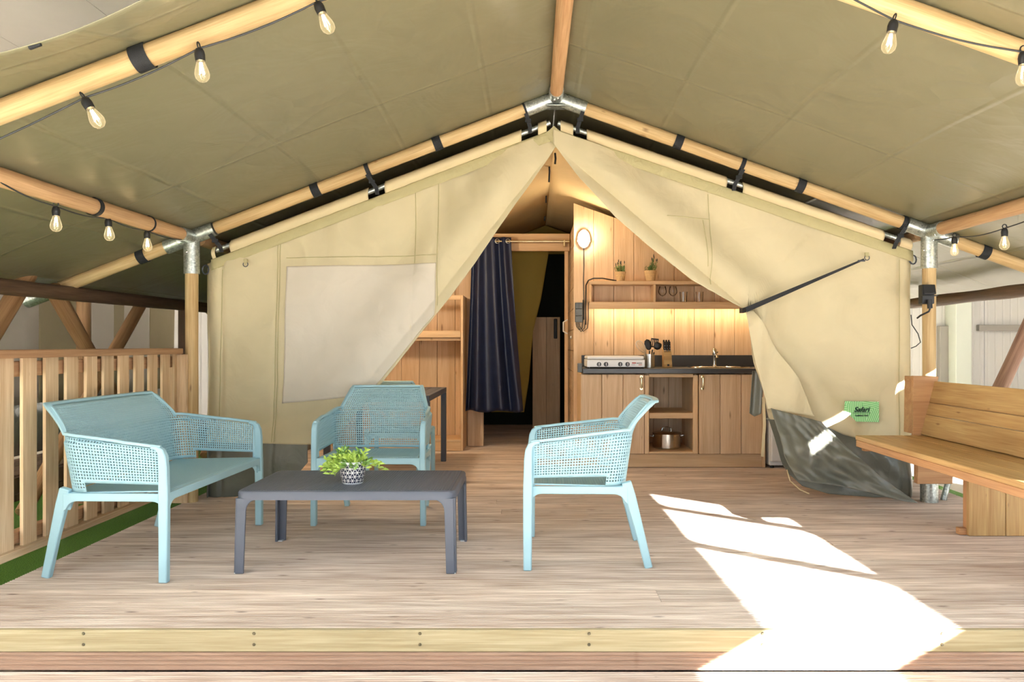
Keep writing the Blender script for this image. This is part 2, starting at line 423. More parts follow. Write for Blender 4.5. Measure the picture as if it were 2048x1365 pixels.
M['innerroof'] = cloth('warm sand roof canvas', C(218, 192, 144), rough=0.85, wr=0.3, wscale=3.0)
M['window'] = cloth('cream window cloth', C(218, 208, 192), rough=0.7, wr=0.35, wscale=4.0, var=0.03)
M['pvc'] = cloth('grey green groundsheet skirt', C(112, 113, 103), rough=0.34, wr=0.4, wscale=5.0, spec=0.5, var=0.08)
M['olive'] = cloth('olive partition canvas', C(150, 134, 72), rough=0.85, wr=0.2, wscale=3.0)
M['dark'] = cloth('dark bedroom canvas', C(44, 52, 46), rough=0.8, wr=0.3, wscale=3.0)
M['neigh'] = cloth('neighbour taupe canvas', C(142, 128, 100), rough=0.85, wr=0.25, wscale=3.0)
M['neighw'] = cloth('neighbour grey window', C(176, 166, 154), rough=0.7, wr=0.15, wscale=3.0)
M['navy'] = cloth('navy satin', C(24, 33, 62), rough=0.46, wr=0.08, wscale=6.0, spec=0.5, var=0.2)
M['aqua'] = plain('aqua plastic', C(168, 206, 218), 0.42)
M['anth'] = plain('anthracite plastic', C(92, 96, 108), 0.5)
M['anth2'] = plain('charcoal metal', C(74, 78, 88), 0.45)
M['white'] = plain('white enamel', C(232, 234, 236), 0.28)
M['whitep'] = plain('white panel', C(204, 200, 195), 0.5, var=0.02, bscale=2)
M['greyp'] = plain('grey panel', C(150, 144, 136), 0.5)
M['colm'] = plain('pale green column', C(206, 210, 198), 0.5)
M['ceil'] = plain('pale hall ceiling', C(214, 208, 198), 0.7, var=0.05, bscale=3)
M['counter'] = plain('dark grey worktop', C(64, 66, 70), 0.35)
M['greyplastic'] = plain('grey socket plastic', C(92, 98, 102), 0.5)
M['text'] = plain('dark print', C(30, 56, 48), 0.6)
M['red'] = plain('red print', C(190, 60, 50), 0.6)
M['greypr'] = plain('grey print', C(150, 152, 155), 0.6)
M['paper'] = cloth('kraft wrap', C(206, 176, 132), rough=0.8, wr=0.5, wscale=30)
M['twine'] = plain('jute twine', C(224, 196, 140), 0.8)
M['leaf'] = plain('yellow green leaf', C(168, 196, 84), 0.5, var=0.25, bscale=25)
M['leaf2'] = plain('deep green leaf', C(110, 148, 66), 0.5, var=0.25, bscale=25)
M['lav'] = plain('lavender leaf', C(86, 122, 62), 0.6, var=0.25, bscale=40)
M['lavf'] = plain('dark lavender flower', C(66, 66, 62), 0.7)
M['glass'] = glassm('clear glass')
M['bulb'] = glassm('amber clear bulb', (1.0, 0.96, 0.86, 1), glow=0.12)
M['filament'] = emis('glowing filament', (1.0, 0.74, 0.40, 1), 30)
M['lampg'] = emis('lit globe', (1.0, 0.84, 0.60, 1), 85)
M['led'] = emis('led strip', (1.0, 0.78, 0.46, 1), 8)
for n_ in ('bulb', 'filament', 'led'): M[n_].cycles.emission_sampling = 'NONE'
M['soil'] = plain('dark soil', C(60, 46, 34), 0.9)
M['screw'] = plain('zinc screw', C(120, 112, 92), 0.4, 0.8)
def turfm():
    m, nt, b = newmat('artificial turf'); L = nt.links
    tc = N(nt, 'ShaderNodeTexCoord'); n = N(nt, 'ShaderNodeTexNoise', Scale=140.0, Detail=4.0); L.new(tc.outputs['Object'], n.inputs['Vector'])
    r = ramp(nt, [(0.3, C(52, 98, 18)), (0.7, C(108, 162, 48))]); L.new(n.outputs[0], r.inputs[0]); L.new(r.outputs[0], b.inputs['Base Color'])
    b.inputs['Roughness'].default_value = 0.8
    bp = N(nt, 'ShaderNodeBump', Strength=0.8, Distance=0.02); L.new(n.outputs[0], bp.inputs['Height']); L.new(bp.outputs[0], b.inputs['Normal'])
    return m
M['turf'] = turfm()
def pavem():
    return plain('pale paving', C(196, 188, 176), 0.8, var=0.08, bscale=4)
M['pave'] = pavem()
def potm():                                            # navy pot with white triangle lattice (u = around, v = up)
    m, nt, b = newmat('navy triangle lattice'); L = nt.links
    uv = N(nt, 'ShaderNodeTexCoord'); sx = N(nt, 'ShaderNodeSeparateXYZ'); L.new(uv.outputs['Object'], sx.inputs[0])
    at = N(nt, 'ShaderNodeMath', operation='ARCTAN2'); L.new(sx.outputs[1], at.inputs[0]); L.new(sx.outputs[0], at.inputs[1])
    u = N(nt, 'ShaderNodeMath', operation='MULTIPLY'); u.inputs[1].default_value = 16/(2*PI); L.new(at.outputs[0], u.inputs[0])
    v = N(nt, 'ShaderNodeMath', operation='MULTIPLY'); v.inputs[1].default_value = 5.0/0.096; L.new(sx.outputs[2], v.inputs[0])
    hv = N(nt, 'ShaderNodeMath', operation='MULTIPLY'); hv.inputs[1].default_value = 0.5; L.new(v.outputs[0], hv.inputs[0])
    outs = []
    a1 = N(nt, 'ShaderNodeMath', operation='ADD'); L.new(u.outputs[0], a1.inputs[0]); L.new(hv.outputs[0], a1.inputs[1])
    a2 = N(nt, 'ShaderNodeMath', operation='SUBTRACT'); L.new(u.outputs[0], a2.inputs[0]); L.new(hv.outputs[0], a2.inputs[1])
    for s_, wd in ((a1, 0.06), (a2, 0.06), (v, 0.07)):
        pp = N(nt, 'ShaderNodeMath', operation='PINGPONG'); pp.inputs[1].default_value = 0.5; L.new(s_.outputs[0], pp.inputs[0])
        lt = N(nt, 'ShaderNodeMath', operation='LESS_THAN'); lt.inputs[1].default_value = wd; L.new(pp.outputs[0], lt.inputs[0]); outs.append(lt)
    m1 = N(nt, 'ShaderNodeMath', operation='MAXIMUM'); L.new(outs[0].outputs[0], m1.inputs[0]); L.new(outs[1].outputs[0], m1.inputs[1])
    m2 = N(nt, 'ShaderNodeMath', operation='MAXIMUM'); L.new(m1.outputs[0], m2.inputs[0]); L.new(outs[2].outputs[0], m2.inputs[1])
    mx = N(nt, 'ShaderNodeMix', data_type='RGBA'); mx.inputs['A'].default_value = C(34, 38, 62); mx.inputs['B'].default_value = C(236, 234, 230)
    L.new(m2.outputs[0], mx.inputs['Factor']); L.new(mx.outputs['Result'], b.inputs['Base Color']); b.inputs['Roughness'].default_value = 0.3
    return m
M['pot'] = potm()
def signm():                                           # green palm leaf print
    m, nt, b = newmat('green palm print'); L = nt.links
    tc = N(nt, 'ShaderNodeTexCoord')
    vo = N(nt, 'ShaderNodeTexVoronoi', Scale=11.0); L.new(tc.outputs['Object'], vo.inputs['Vector'])
    mp = N(nt, 'ShaderNodeVectorRotate'); mp.rotation_type = 'Y_AXIS'; L.new(tc.outputs['Object'], mp.inputs['Vector'])
    an = N(nt, 'ShaderNodeMath', operation='MULTIPLY'); an.inputs[1].default_value = 4.0
    L.new(vo.outputs['Color'], an.inputs[0]); L.new(an.outputs[0], mp.inputs['Angle'])
    wv = N(nt, 'ShaderNodeTexWave', Scale=26.0, Distortion=0.6); L.new(mp.outputs[0], wv.inputs['Vector'])
    r = ramp(nt, [(0.30, C(206, 242, 196)), (0.42, C(120, 208, 124))]); L.new(wv.outputs['Fac'], r.inputs[0]); L.new(r.outputs[0], b.inputs['Base Color'])
    b.inputs['Roughness'].default_value = 0.45
    return m
M['sign'] = signm()

# ================================================================== SETTING
# ---- ground
g = MB().grid(lambda u, v: (-14+30*u, -14+28*v, -0.30), 4, 4).build('ground', M['pave']); struct(g, 'pale ground around the deck')
t = MB().box(-4.05, -2.31, 1.2, 11.5, -0.30, -0.2).build('turf_strip', M['turf']); struct(t, 'strip of green artificial turf beside the deck')
t = MB().box(2.93, 3.55, 3.2, 11.5, -0.30, -0.2).build('turf_strip', M['turf']); struct(t, 'green artificial turf behind the wooden bench')

# ---- deck: ribbed boards
DX0, DX1, DY0 = -2.28, 2.90, 2.83
floor = sthing('floor', 'ribbed larch decking', (0, 5, 0))
def rib_profile(w, t, n=8, d=0.005):
    """section across the board (y,z), grooves in the upper face"""
    pts = [(-w/2, -t), (-w/2, -0.004), (-w/2+0.004, 0)]
    pitch = (w-0.016)/n
    for k in range(n):
        y0 = -w/2+0.008+k*pitch
        pts += [(y0+pitch*0.25, 0), (y0+pitch*0.42, -d), (y0+pitch*0.70, -d), (y0+pitch*0.88, 0)]
    pts += [(w/2-0.004, 0), (w/2, -0.004), (w/2, -t)]
    return pts
RIB = rib_profile(0.140, 0.028)
def ribboard(name, x0, x1, yc, z, parent, mat, riser=False):
    L = x1-x0; m = MB()
    if riser: m.prism(RIB, lambda u, v, a: (a, -v, u), -L/2, L/2)
    else: m.prism(RIB, lambda u, v, a: (a, u, v), -L/2, L/2)
    return m.build(name, mat, parent, loc=((x0+x1)/2, yc, z), fix=True)
y = DY0+0.07; k = 0
while y < 10.2:
    cut = random.choice([None, random.uniform(-1.2, 2.0)]) if k > 0 else None
    xs = [DX0, DX1] if cut is None else [DX0, cut, DX1]
    for a, b_ in zip(xs, xs[1:]):
        ribboard('deck_board', a+0.001, b_-0.001, y, random.uniform(-0.0008, 0.0008), floor, M['deck'])
    y += 0.1465; k += 1
# joists below, seen only through the gaps
for jx in (-2.2, -1.2, -0.2, 0.8, 1.8, 2.8):
    board('joist', 7.2, 0.06, 0.14, M['log'], (jx, 6.5, -0.10), (0, 0, PI/2), floor)
# front of the deck
fa = hboard_x('fascia_board', DX0-0.2, DX1+0.6, DY0-0.026, DY0-0.002, -0.080, -0.001, M['fascia'], floor, bevel=0.003)
for px in (167, 508, 840, 1178, 1525, 1884):
    for py in (1268, 1290):
        p = P(px, py, DY0-0.026)
        MB().lathe([(0.0001, 0.004), (0.004, 0.004), (0.006, 0.001), (0.006, 0)], n=10).build('screw', M['screw'], fa, loc=(p.x, DY0-0.026, p.z), rot=(PI/2, 0, 0))
m = MB().prism(rib_profile(0.066, 0.024, 3), lambda u, v, a: (a, -v, u), -2.9, 2.9)
m.build('riser_board', M['riser'], floor, loc=(0.4, DY0-0.024, -0.1155))
for i in range(4):
    ribboard('step_board', -2.5, 3.3, DY0-0.10-0.1455*i, -0.148, floor, M['deck'])
MB().box(-2.5, 3.3, DY0-0.62, DY0-0.03, -0.30, -0.18).build('step_frame', M['log'], floor)

# ---- the hall round the tent
wb = sthing('wall_back', 'white ribbed hall wall', (0, 11.5, -0.3))
def panel_rib(x0, x1, Y, z0, z1, parent, mat, ribs=10, name='wall_panel'):
    w = x1-x0; pts = [(x0, 0.03)]
    for k_ in range(ribs):
        a = x0+w*(k_+0.35)/ribs; b_ = w/ribs
        pts += [(a, 0), (a+0.18*b_, 0.006), (a+0.3*b_, 0)]
    pts = [(x0+0.004, 0.04), (x0+0.004, 0)]+pts[1:]+[(x1-0.004, 0), (x1-0.004, 0.04)]
    m = MB().prism(pts, lambda u, v, a: (u, Y+v, a), z0, z1)
    return m.build(name, mat, parent)
xs = -9.0
while xs < 9.0:
    panel_rib(xs, xs+1.12, 11.5, -0.3, 5.2, wb, M['whitep']); xs += 1.12
MB().box(PX(1880, 11.4), PX(1911, 11.4), 11.40, 11.50, -0.3, PZ(652, 11.4)).build('service_door', M['greyp'], wb, bevel=0.01)
MB().box(PX(1912, 11.2), PX(1944, 11.2), 11.2, 11.5, -0.3, 5.2).build('column_casing', M['colm'], wb, bevel=0.01)
MB().box(PX(1960, 11.4), 7.8, 11.42, 11.5, PZ(662, 11.4), PZ(650, 11.4)).build('wall_rail', M['greyp'], wb, bevel=0.006)
wl_ = sthing('wall_left', 'white hall wall beyond the neighbouring tent', (-9, 6, -0.3))
for i in range(17):
    y0 = -5.4+i*1.0  # runs forward out of view with the ceiling, to darken the left side
    MB().box(-9.06, -9.0, y0+0.004, y0+0.996, -0.3, 5.2).build('wall_panel', M['whitep'], wl_)
wr_ = sthing('wall_right', 'white hall wall on the right', (9, 6, -0.3))
for i in range(9):
    y0 = 2.6+i*1.0
    MB().box(9.0, 9.06, y0+0.004, y0+0.996, -0.3, 5.2).build('wall_panel', M['whitep'], wr_)
ce = sthing('ceiling', 'pale panelled hall ceiling', (0, 7, 5.2))
for i in range(10):
    x0 = -9+i*1.8
    MB().box(x0+0.006, x0+1.794, -5.4 if i < 4 else 2.6, 11.5, 5.2, 5.26).build('ceiling_panel', M['ceil'], ce)  # left panels extended forward, unseen, to cut sky light from that side

# ---- building front opposite, behind the viewer: half-raised gate with a slanting barred light
FY = -4.0
kx = 2.1
def shade(Xp, Yp, zp=0.0):
    d = (Yp-FY)/kx
    return (Xp+d, zp+0.57*d)
wf = sthing('sun_mask', 'added unseen white panel behind the viewer, cut to shape the sun patch', (3, FY, 0))
hole = [shade(0.868, 2.0), shade(1.56, 2.0), shade(1.497, 4.71), shade(0.838, 5.335)]
x0, x1, z0, z1, xm = -1.6, 9.5, 1.52, 6.6, 5.95
out = [(x0, z0), (xm, z0), (xm, z1), (x0, z1)]
def ring(out, hole):
    for i in range(4):
        j = (i+1) % 4
        MB().prism([out[i], out[j], hole[j], hole[i]], lambda u, v, a: (u, a, v), FY-0.02, FY+0.02).build('wall_panel', M['whitep'], wf)
ring(out, hole)
a = shade(2.60, 5.2, 0.815); b_ = shade(1.62, 5.2, 0.255)
hole2 = [(b_[0], b_[1]), (a[0], a[1]), (a[0], a[1]+0.075), (b_[0], b_[1]+0.06)]
ring([(xm, z0), (x1, z0), (x1, z1), (xm, z1)], hole2)
w1 = struct(MB().box(hole[0][0]-0.1, hole[1][0]+0.1, FY-0.03, FY+0.03, hole[0][1]-0.05, hole[0][1]).build('mask_sill', M['anth2']), 'added unseen sill and two cross bars that shape the sun patch')
for (ax, ay), (bx_, by) in (((0.82, 4.925), (1.50, 4.355)), ((0.834, 4.0), (1.53, 3.43))):
    p = shade(ax, ay); q = shade(bx_, by); dv = Vector((q[0]-p[0], 0, q[1]-p[1])).normalized()*0.06
    MB().sweep([Vector((p[0], FY, p[1]))-dv, Vector((q[0], FY, q[1]))+dv], [(-0.030, -0.012), (0.030, -0.012), (0.030, 0.012), (-0.030, 0.012)], up=(0, 1, 0)).build('mask_bar', M['anth2'], w1)

# ---- neighbouring tent on the left
nt_ = thing('neighbour_tent', 'taupe neighbouring tent with grey window panels behind the left fence', 'tent', (-4.7, 7.5, -0.2))
NX = -4.7
def nx_y(px): return -NX*F/(CX-px)
def nwall(px0, px1, mat, nm, z0=0.47, z1=2.2, off=0.0):
    y0, y1 = nx_y(px0) if px0 > -900 else 1.6, nx_y(px1)
    MB().grid(lambda u, v: (NX+off+0.015*noise.noise(Vector(((y0+u*(y1-y0))*3, v*1.5, 0))), y0+u*(y1-y0), z0+v*(z1-z0)), 24, 10).build(nm, mat, nt_, smooth=True, solid=0.004)
nwall(-999, 78, M['neighw'], 'window_panel'); nwall(78, 183, M['neigh'], 'wall_canvas'); nwall(183, 227, M['neighw'], 'window_panel')
nwall(227, 248, M['neigh'], 'wall_canvas'); nwall(248, 300, M['neighw'], 'window_panel'); nwall(300, 349, M['neigh'], 'wall_canvas')
y0n, y1n = 1.6, nx_y(349)
MB().grid(lambda u, v: (NX+0.02, y0n+u*(y1n-y0n), 0.02+v*0.46), 10, 3).build('skirt', M['pvc'], nt_, smooth=True, solid=0.004)
MB().grid(lambda u, v: (NX-2.4*v, y0n-0.2+u*(y1n-y0n+0.4), 2.2+0.9*v), 10, 6).build('roof', M['fly'], nt_, smooth=True, solid=0.01)
nd = thing('neighbour_deck', 'low timber deck edge of the neighbouring tent', 'deck', (-4.4, 7, -0.3))
for i in range(2):
    hboard_y('edge_board', -4.08, -4.05, 2.6, 10.6, -0.27+0.13*i, -0.145+0.13*i, M['log'], nd)
for i in range(4):
    hboard_y('deck_board', -4.08-0.146*(i+1), -4.08-0.146*i-0.005, 2.6, 10.6, -0.02, 0.0, M['log'], nd)

# ================================================================== AWNING FRAME + FLY SHEET
RX, RZ = 0.15, 2.65                                    # ridge
TY = 5.10                                              # frame at the tent front
LX, LZ, QX, QZ = -2.24, 1.735, 2.60, 1.77              # heads of the two posts
SL = (RZ-LZ)/(RX-LX); SR = (RZ-QZ)/(QX-RX)
def roofz(x): return RZ-SL*(RX-x) if x < RX else RZ-SR*(x-RX)
PR = 0.041
fr = thing('pole_pavilion', 'round pine pole structure with galvanised joints carrying the olive fly sheet', 'pavilion', (RX, TY, 0))
FRY = 2.78
def conn(p0, p1, r=0.047, t=fr):                      # galvanised socket
    o = pole('pole_socket', p0, p1, r, M['galv'], t, wob=0, n=20)
    return o
def along(p, q, d): p = Vector(p); q = Vector(q); return p+(q-p).normalized()*d
A = Vector((RX, TY, RZ)); BL = Vector((LX, TY, LZ)); BR = Vector((QX, TY, QZ))
# ridge, eave poles
pole('ridge_pole', (RX, TY-0.12, RZ), (RX, 2.62, RZ), PR, M['polered'], fr)
pole('eave_pole', (LX, TY-0.12, LZ), (LX, 2.55, LZ), PR, M['polered'], fr)
pole('eave_pole', (QX, TY-0.12, QZ), (QX, 2.55, QZ), PR, M['polered'], fr)
pole('eave_pole', (LX, TY+0.12, LZ), (LX, 10.2, LZ), PR, M['polered'], fr)
pole('eave_pole', (QX, TY+0.12, QZ), (QX, 10.2, QZ), PR, M['polered'], fr)
# rafters at tent front
for Bp in (BL, BR):
    pole('rafter', along(A, Bp, 0.17), along(Bp, A, 0.17), PR, M['pole'], fr)
    conn(A, along(A, Bp, 0.21)); conn(Bp, along(Bp, A, 0.16))
EL = Vector((-3.17, TY, roofz(-3.17))); ER = Vector((3.48, TY, roofz(3.48)))
for Bp, E in ((BL, EL), (BR, ER)):
    pole('rafter', along(Bp, E, 0.14), E, PR, M['pole'], fr)
    conn(Bp, along(Bp, E, 0.18)); conn(along(E, Bp, 0.08), E+(E-Bp).normalized()*0.17, 0.05)
    conn(Bp, Bp+Vector((0, -0.17, 0))); conn(Bp+Vector((0, 0, -0.24)), Bp+Vector((0, 0, 0.02)), 0.05)
    pole('post', (Bp.x, TY, 0.0 if Bp.x > 0 else -0.2), (Bp.x, TY, Bp.z-0.2), PR, M['pole'], fr)
conn(A+Vector((0, -0.16, 0)), A+Vector((0, 0.05, 0)))
MB().box(RX-0.06, RX+0.06, TY-0.05, TY+0.05, RZ-0.062, RZ-0.056).build('gusset_plate', M['galv'], fr, bevel=0.002)
# screws on the sockets
for p in ((RX-0.012, TY-0.11, RZ-0.046), (RX+0.010, TY-0.14, RZ-0.046), (LX-0.046, TY-0.1, LZ-0.02), (LX-0.01, TY-0.05, LZ-0.1), (QX-0.045, TY-0.02, QZ-0.12), (QX+0.0, TY-0.05, QZ-0.06), (QX-0.03, TY-0.13, QZ-0.036)):
    MB().lathe([(0.0001, 0.006), (0.006, 0.005), (0.008, 0)], n=10).build('screw', M['steel'], fr, loc=p, rot=(PI/2, 0, 0))
# galvanised foot of the right post
conn((QX, TY, 0.0), (QX, TY, 0.16), 0.055); pole('stay_pipe', (QX+0.12, TY+0.05, 0.0), (QX+0.2, TY+0.05, 0.30), 0.02, M['galv'], fr, wob=0)
# front rafters nearest the viewer
FA = Vector((RX, FRY, RZ))
for xe, mt in ((-3.2, 'pole'), (3.5, 'pole')):
    pole('rafter', FA, (xe, FRY, roofz(xe)), PR, M[mt], fr)
# rafters further back
for Y in (7.6, 10.1):
    for xe in (-3.2, 3.5): pole('rafter', (RX, Y, RZ), (xe, Y, roofz(xe)), PR, M['pole'], fr)
# lower logs and cross braces on both sides
GX = -3.02; GZ = 1.365
pole('side_log', (GX, 2.3, GZ-0.012), (GX, 10.2, GZ+0.02), 0.047, M['log'], fr, wob=0.006)
HX = 3.36; HZ = 1.39
pole('side_log', (HX, 3.9, HZ+0.02), (HX, 10.2, HZ-0.01), 0.045, M['log'], fr, wob=0.006)
def brace(X, y0, z0, y1, z1, mat, r=0.05): pole('brace', (X, y0, z0), (X, y1, z1), r, M[mat], fr, wob=0.004)
brace(GX-0.06, 4.98, GZ+0.03, 6.35, 0.0, 'brace'); brace(GX-0.10, 6.22, GZ+0.02, 4.75, 0.0, 'brace', 0.045)
brace(GX-0.10, 4.80, GZ+0.10, 3.55, 0.0, 'brace', 0.052)
brace(GX-0.02, 8.6, GZ, 7.2, 0.0, 'brace', 0.045)
pole('side_post', (-3.5, 6.05, -0.2), (-3.5, 6.05, 1.5), 0.05, M['brace'], fr); pole('side_post', (GX, 6.72, -0.2), (GX, 6.72, GZ), 0.045, M['log'], fr)
brace(HX+0.05, 5.16, 1.40, 5.98, 0.3, 'bracegrey', 0.05); brace(HX, 8.4, HZ, 7.3, 0.0, 'brace', 0.045)
pole('side_post', (HX, 9.6, -0.2), (HX, 9.6, HZ), 0.045, M['brace'], fr)

# ---- fly sheet: two slopes, sagging a little between the poles, gathered hem at the front
fs = thing('fly_sheet', 'olive green canvas fly sheet stretched over the pole frame', 'canopy', (RX, 6, RZ))
def fly(side):
    xe = -3.30 if side < 0 else 3.62
    def fn(u, v):
        x = RX+(xe-RX)*u
        yf = 2.37-0.03*math.sin(u*9)-0.04*abs(math.sin(u*5.5)) if side < 0 else 2.30-0.05*abs(math.sin(u*6.0))
        s = v*v*0.35+v*0.65
        yy = yf+(10.45-yf)*s
        z = roofz(x)+0.047
        # sag between rafters and eaves
        rail = [2.78, 5.1, 7.6, 10.1]
        sg = 0
        for a_, b_ in zip(rail, rail[1:]):
            if a_ < yy < b_: sg = math.sin(PI*(yy-a_)/(b_-a_))
        xa = abs(x-RX); xpole = abs((LX if side < 0 else QX)-RX)
        fx = math.sin(PI*min(xa/xpole, 1)) if xa < xpole else math.sin(PI*min(1, (xa-xpole)/0.8))*0.4
        z += 0.030*sg*fx
        if yy < 2.74: z -= (2.74-yy)*(0.30+0.3*abs(math.sin(u*11)))*0.5
        if xa > xpole: z -= 0.012*(xa-xpole)
        z += 0.010*noise.noise(Vector((x*1.3, yy*1.1, side*3)))+0.004*noise.noise(Vector((x*5, yy*3.2, 7)))
        return (x, yy, z)
    m = MB().grid(fn, 110, 150)
    return m.build('canvas_slope', M['fly'], fs, smooth=True, solid=0.003)
fly(-1); fly(1)
# rear gable of the fly keeps the space above the inner tent dark
MB().add([(-3.3, 10.45, roofz(-3.3)), (RX, 10.45, RZ+0.04), (3.62, 10.45, roofz(3.62)), (3.62, 10.45, 1.2), (-3.3, 10.45, 1.2)], [(0, 1, 2, 3, 4)]).build('gable', M['fly'], fs, solid=0.004)
# toggle on the front hem
MB().box(-0.02, 0.02, -0.006, 0.006, -0.006, 0.006).build('hem_toggle', M['black'], fs, bevel=0.003, loc=P(70, 92, 2.39), rot=(0, -0.35, 0))

# ---- straps round the poles
def band(px, py, Y, d, label, w=0.05, r=0.047):
    """black band round a pole; d = pole direction"""
    c = P(px, py, Y); d = Vector(d).normalized(); q = d.to_track_quat('Z', 'Y')
    m = MB().lathe([(r-0.003, -w/2), (r, -w/2), (r, w/2), (r-0.003, w/2), (r-0.003, -w/2)], n=24)
    o = m.build('pole_band', M['black'], smooth=True, loc=c, rot=q); tag(o, label, 'strap', 'black bands round the poles'); return o
DL = Vector((-1, 0, -SL)); DR = Vector((1, 0, -SR))
def onraf(px, Y):                                      # point of a rafter axis seen at this column
    x = PX(px, Y); return (px, CY-(roofz(x)-H)*F/Y)
for px, Y, d, lb in ((285, FRY, DL, 'wide black band round the large rafter at upper left'),
                     (875, TY, DL, 'black band on left tent rafter, second from the ridge joint'),
                     (632, TY, DL, 'black band low on the left tent rafter, above the sand canvas corner'),
                     (1357, TY, DR, 'black band on right tent rafter, nearest below the ridge'),
                     (1600, TY, DR, 'black band low on the right tent rafter'),
                     (285, TY, DL, 'black band on rafter stub left of the left post'),
                     (1968, TY, DR, 'black band on rafter stub right of the right post')):
    p = onraf(px, Y); band(p[0], p[1], Y, d, lb, w=0.06 if Y == FRY else 0.055)
for px, lb in ((188, 'black band on the reddish left eave pole between hanging bulbs'), (296, 'thin black band on the reddish left eave pole near its metal joint')):
    Y = -LX*F/(CX-px); o = band(px, CY-(LZ-H)*F/Y, Y, (0, 1, 0), lb, w=0.035 if px == 188 else 0.015)
def hang(px, py2, px2, label):
    """webbing loop round rafter with buckle, holding the inner tent tube"""
    pr = onraf(px, TY); top = P(pr[0], pr[1], TY); bot = P(px2, py2, 5.16)
    d = DL.normalized() if px < 1110 else DR.normalized()
    t_ = thing('hanging_strap', label, 'strap', tuple(bot), 0, 'black buckled straps holding the inner tent')
    q = d.to_track_quat('Z', 'Y')
    MB().lathe([(0.043, -0.014), (0.046, -0.014), (0.046, 0.014), (0.043, 0.014), (0.043, -0.014)], n=20).build('loop', M['black'], t_, smooth=True, loc=top, rot=q)
    s0 = top+Vector((0, -0.035, -0.035)); mid = s0.lerp(bot+Vector((0, -0.05, 0)), 0.55)
    m = MB().sweep([s0, mid, bot+Vector((0, -0.05, 0.0)), bot+Vector((0, -0.02, -0.035))], [(-0.013, -0.002), (0.013, -0.002), (0.013, 0.002), (-0.013, 0.002)], up=(0, -1, 0))
    m.build('webbing', M['black'], t_)
    MB().box(-0.02, 0.02, -0.006, 0.006, -0.012, 0.012).build('buckle', M['steelb'] if px in (740, 1487, 1808) else M['black'], t_, loc=mid+Vector((0, -0.006, 0)), bevel=0.003)
hang(736, 380, 756, 'black buckled strap in the middle of the left sleeve')
hang(1052, 258, 1060, 'black buckled strap just left of the ridge joint')
hang(424, 495, 446, 'black buckled strap beside the left post head')
hang(1165, 258, 1155, 'black buckled strap just right of the ridge joint')
hang(1484, 372, 1466, 'black buckled strap in the middle of the right sleeve')
hang(1806, 488, 1785, 'black buckled strap beside the right post head')

# ---- strings of bulbs
def bulb(t_, top, tilt=(0, 0, -1), s=1.0):
    d = Vector(tilt).normalized(); q = (-d).to_track_quat('Z', 'Y')
    so = MB().lathe([(0.0001, 0.0), (0.012, -0.002), (0.016, -0.010), (0.018, -0.022), (0.0165, -0.045), (0.0001, -0.046)], n=16)
    so.add(*_hook)
    so = so.build('lamp_socket', M['rubber'], t_, smooth=True, loc=top, rot=q)
    gl = MB().lathe([(0.0125, -0.043), (0.015, -0.052), (0.0235, -0.078), (0.026, -0.092), (0.0235, -0.106), (0.014, -0.117), (0.0001, -0.120)], n=18)
    g_ = gl.build('bulb_glass', M['bulb'], None, smooth=True); g_.parent = so
    fi = MB()
    for a_ in range(4):
        an = a_*PI/2; fi.tube([(0.004*math.cos(an), 0.004*math.sin(an), -0.05), (0.009*math.cos(an), 0.009*math.sin(an), -0.092)], 0.0012, 5)
    f_ = fi.build('filament', M['filament'], None); f_.parent = so
_h = MB().tube([(0.012*math.cos(a*PI/5), 0, 0.010+0.012*math.sin(a*PI/5)) for a in range(10)], 0.0028, 6, closed=True); _hook = (_h.v, _h.f)
def string(name_label, pts, lamps, loc):
    t_ = thing('string_lights', name_label, 'lights', loc)
    dense = []
    for i in range(len(pts)-1):
        a_, b_ = Vector(pts[i]), Vector(pts[i+1])
        for k_ in range(8):
            u = k_/8; dense.append(a_.lerp(b_, u)+Vector((0, 0, -0.03*math.sin(PI*u)*(b_-a_).length)))
    dense.append(Vector(pts[-1]))
    MB().tube(dense, 0.0035, 6).build('cable', M['cable'], t_, smooth=True)
    for p, tl in lamps: bulb(t_, p, tl)
    return t_
SY = 2.74
Lf = [P(-260, 370, SY), P(168, 196, SY), P(398, 97, SY), P(634, 4, SY), P(860, -84, SY)]
LYs = [(-LX)*F/(CX-px) for px in (-30, 112, 218, 296, 360)]
Lb = [Vector((LX+0.03, LYs[0], LZ-0.02)), P(112, 413, LYs[1]), P(216, 437, LYs[2]), P(294, 462, LYs[3]), Vector((LX+0.02, LYs[4]-0.02, LZ-0.04))]
string('string of clear bulbs along the left front rafter and left eave pole', Lf[::-1]+Lb,
       [(Lf[1], (0.35, 0, -0.6)), (Lf[2], (0.12, 0, -1)), (Lf[3], (0.35, 0, -0.8)), (Lb[1], (0, 0, -1)), (Lb[2], (0.08, 0, -1)), (Lb[3], (0.03, 0, -1))], (-1.2, SY, 2.2))
RYs = [QX*F/(px-CX) for px in (2150, 2009)]
Rf = [P(1480, -150, SY), P(1788, 40, SY), P(2047, 104, SY), P(2300, 190, SY)]
Rb = [Vector((QX-0.03, 3.7, QZ-0.03)), P(2009, 457, RYs[1]), P(1909, 474, 4.86), P(1870, 480, 4.98)]
string('string of clear bulbs along the right front rafter and right eave pole', Rf+Rb,
       [(Rf[1], (-0.2, 0, -1)), (Rf[2], (0, 0, -1)), (Rb[1], (0, 0, -1)), (Rb[2], (0, 0, -1))], (1.6, SY, 2.2))

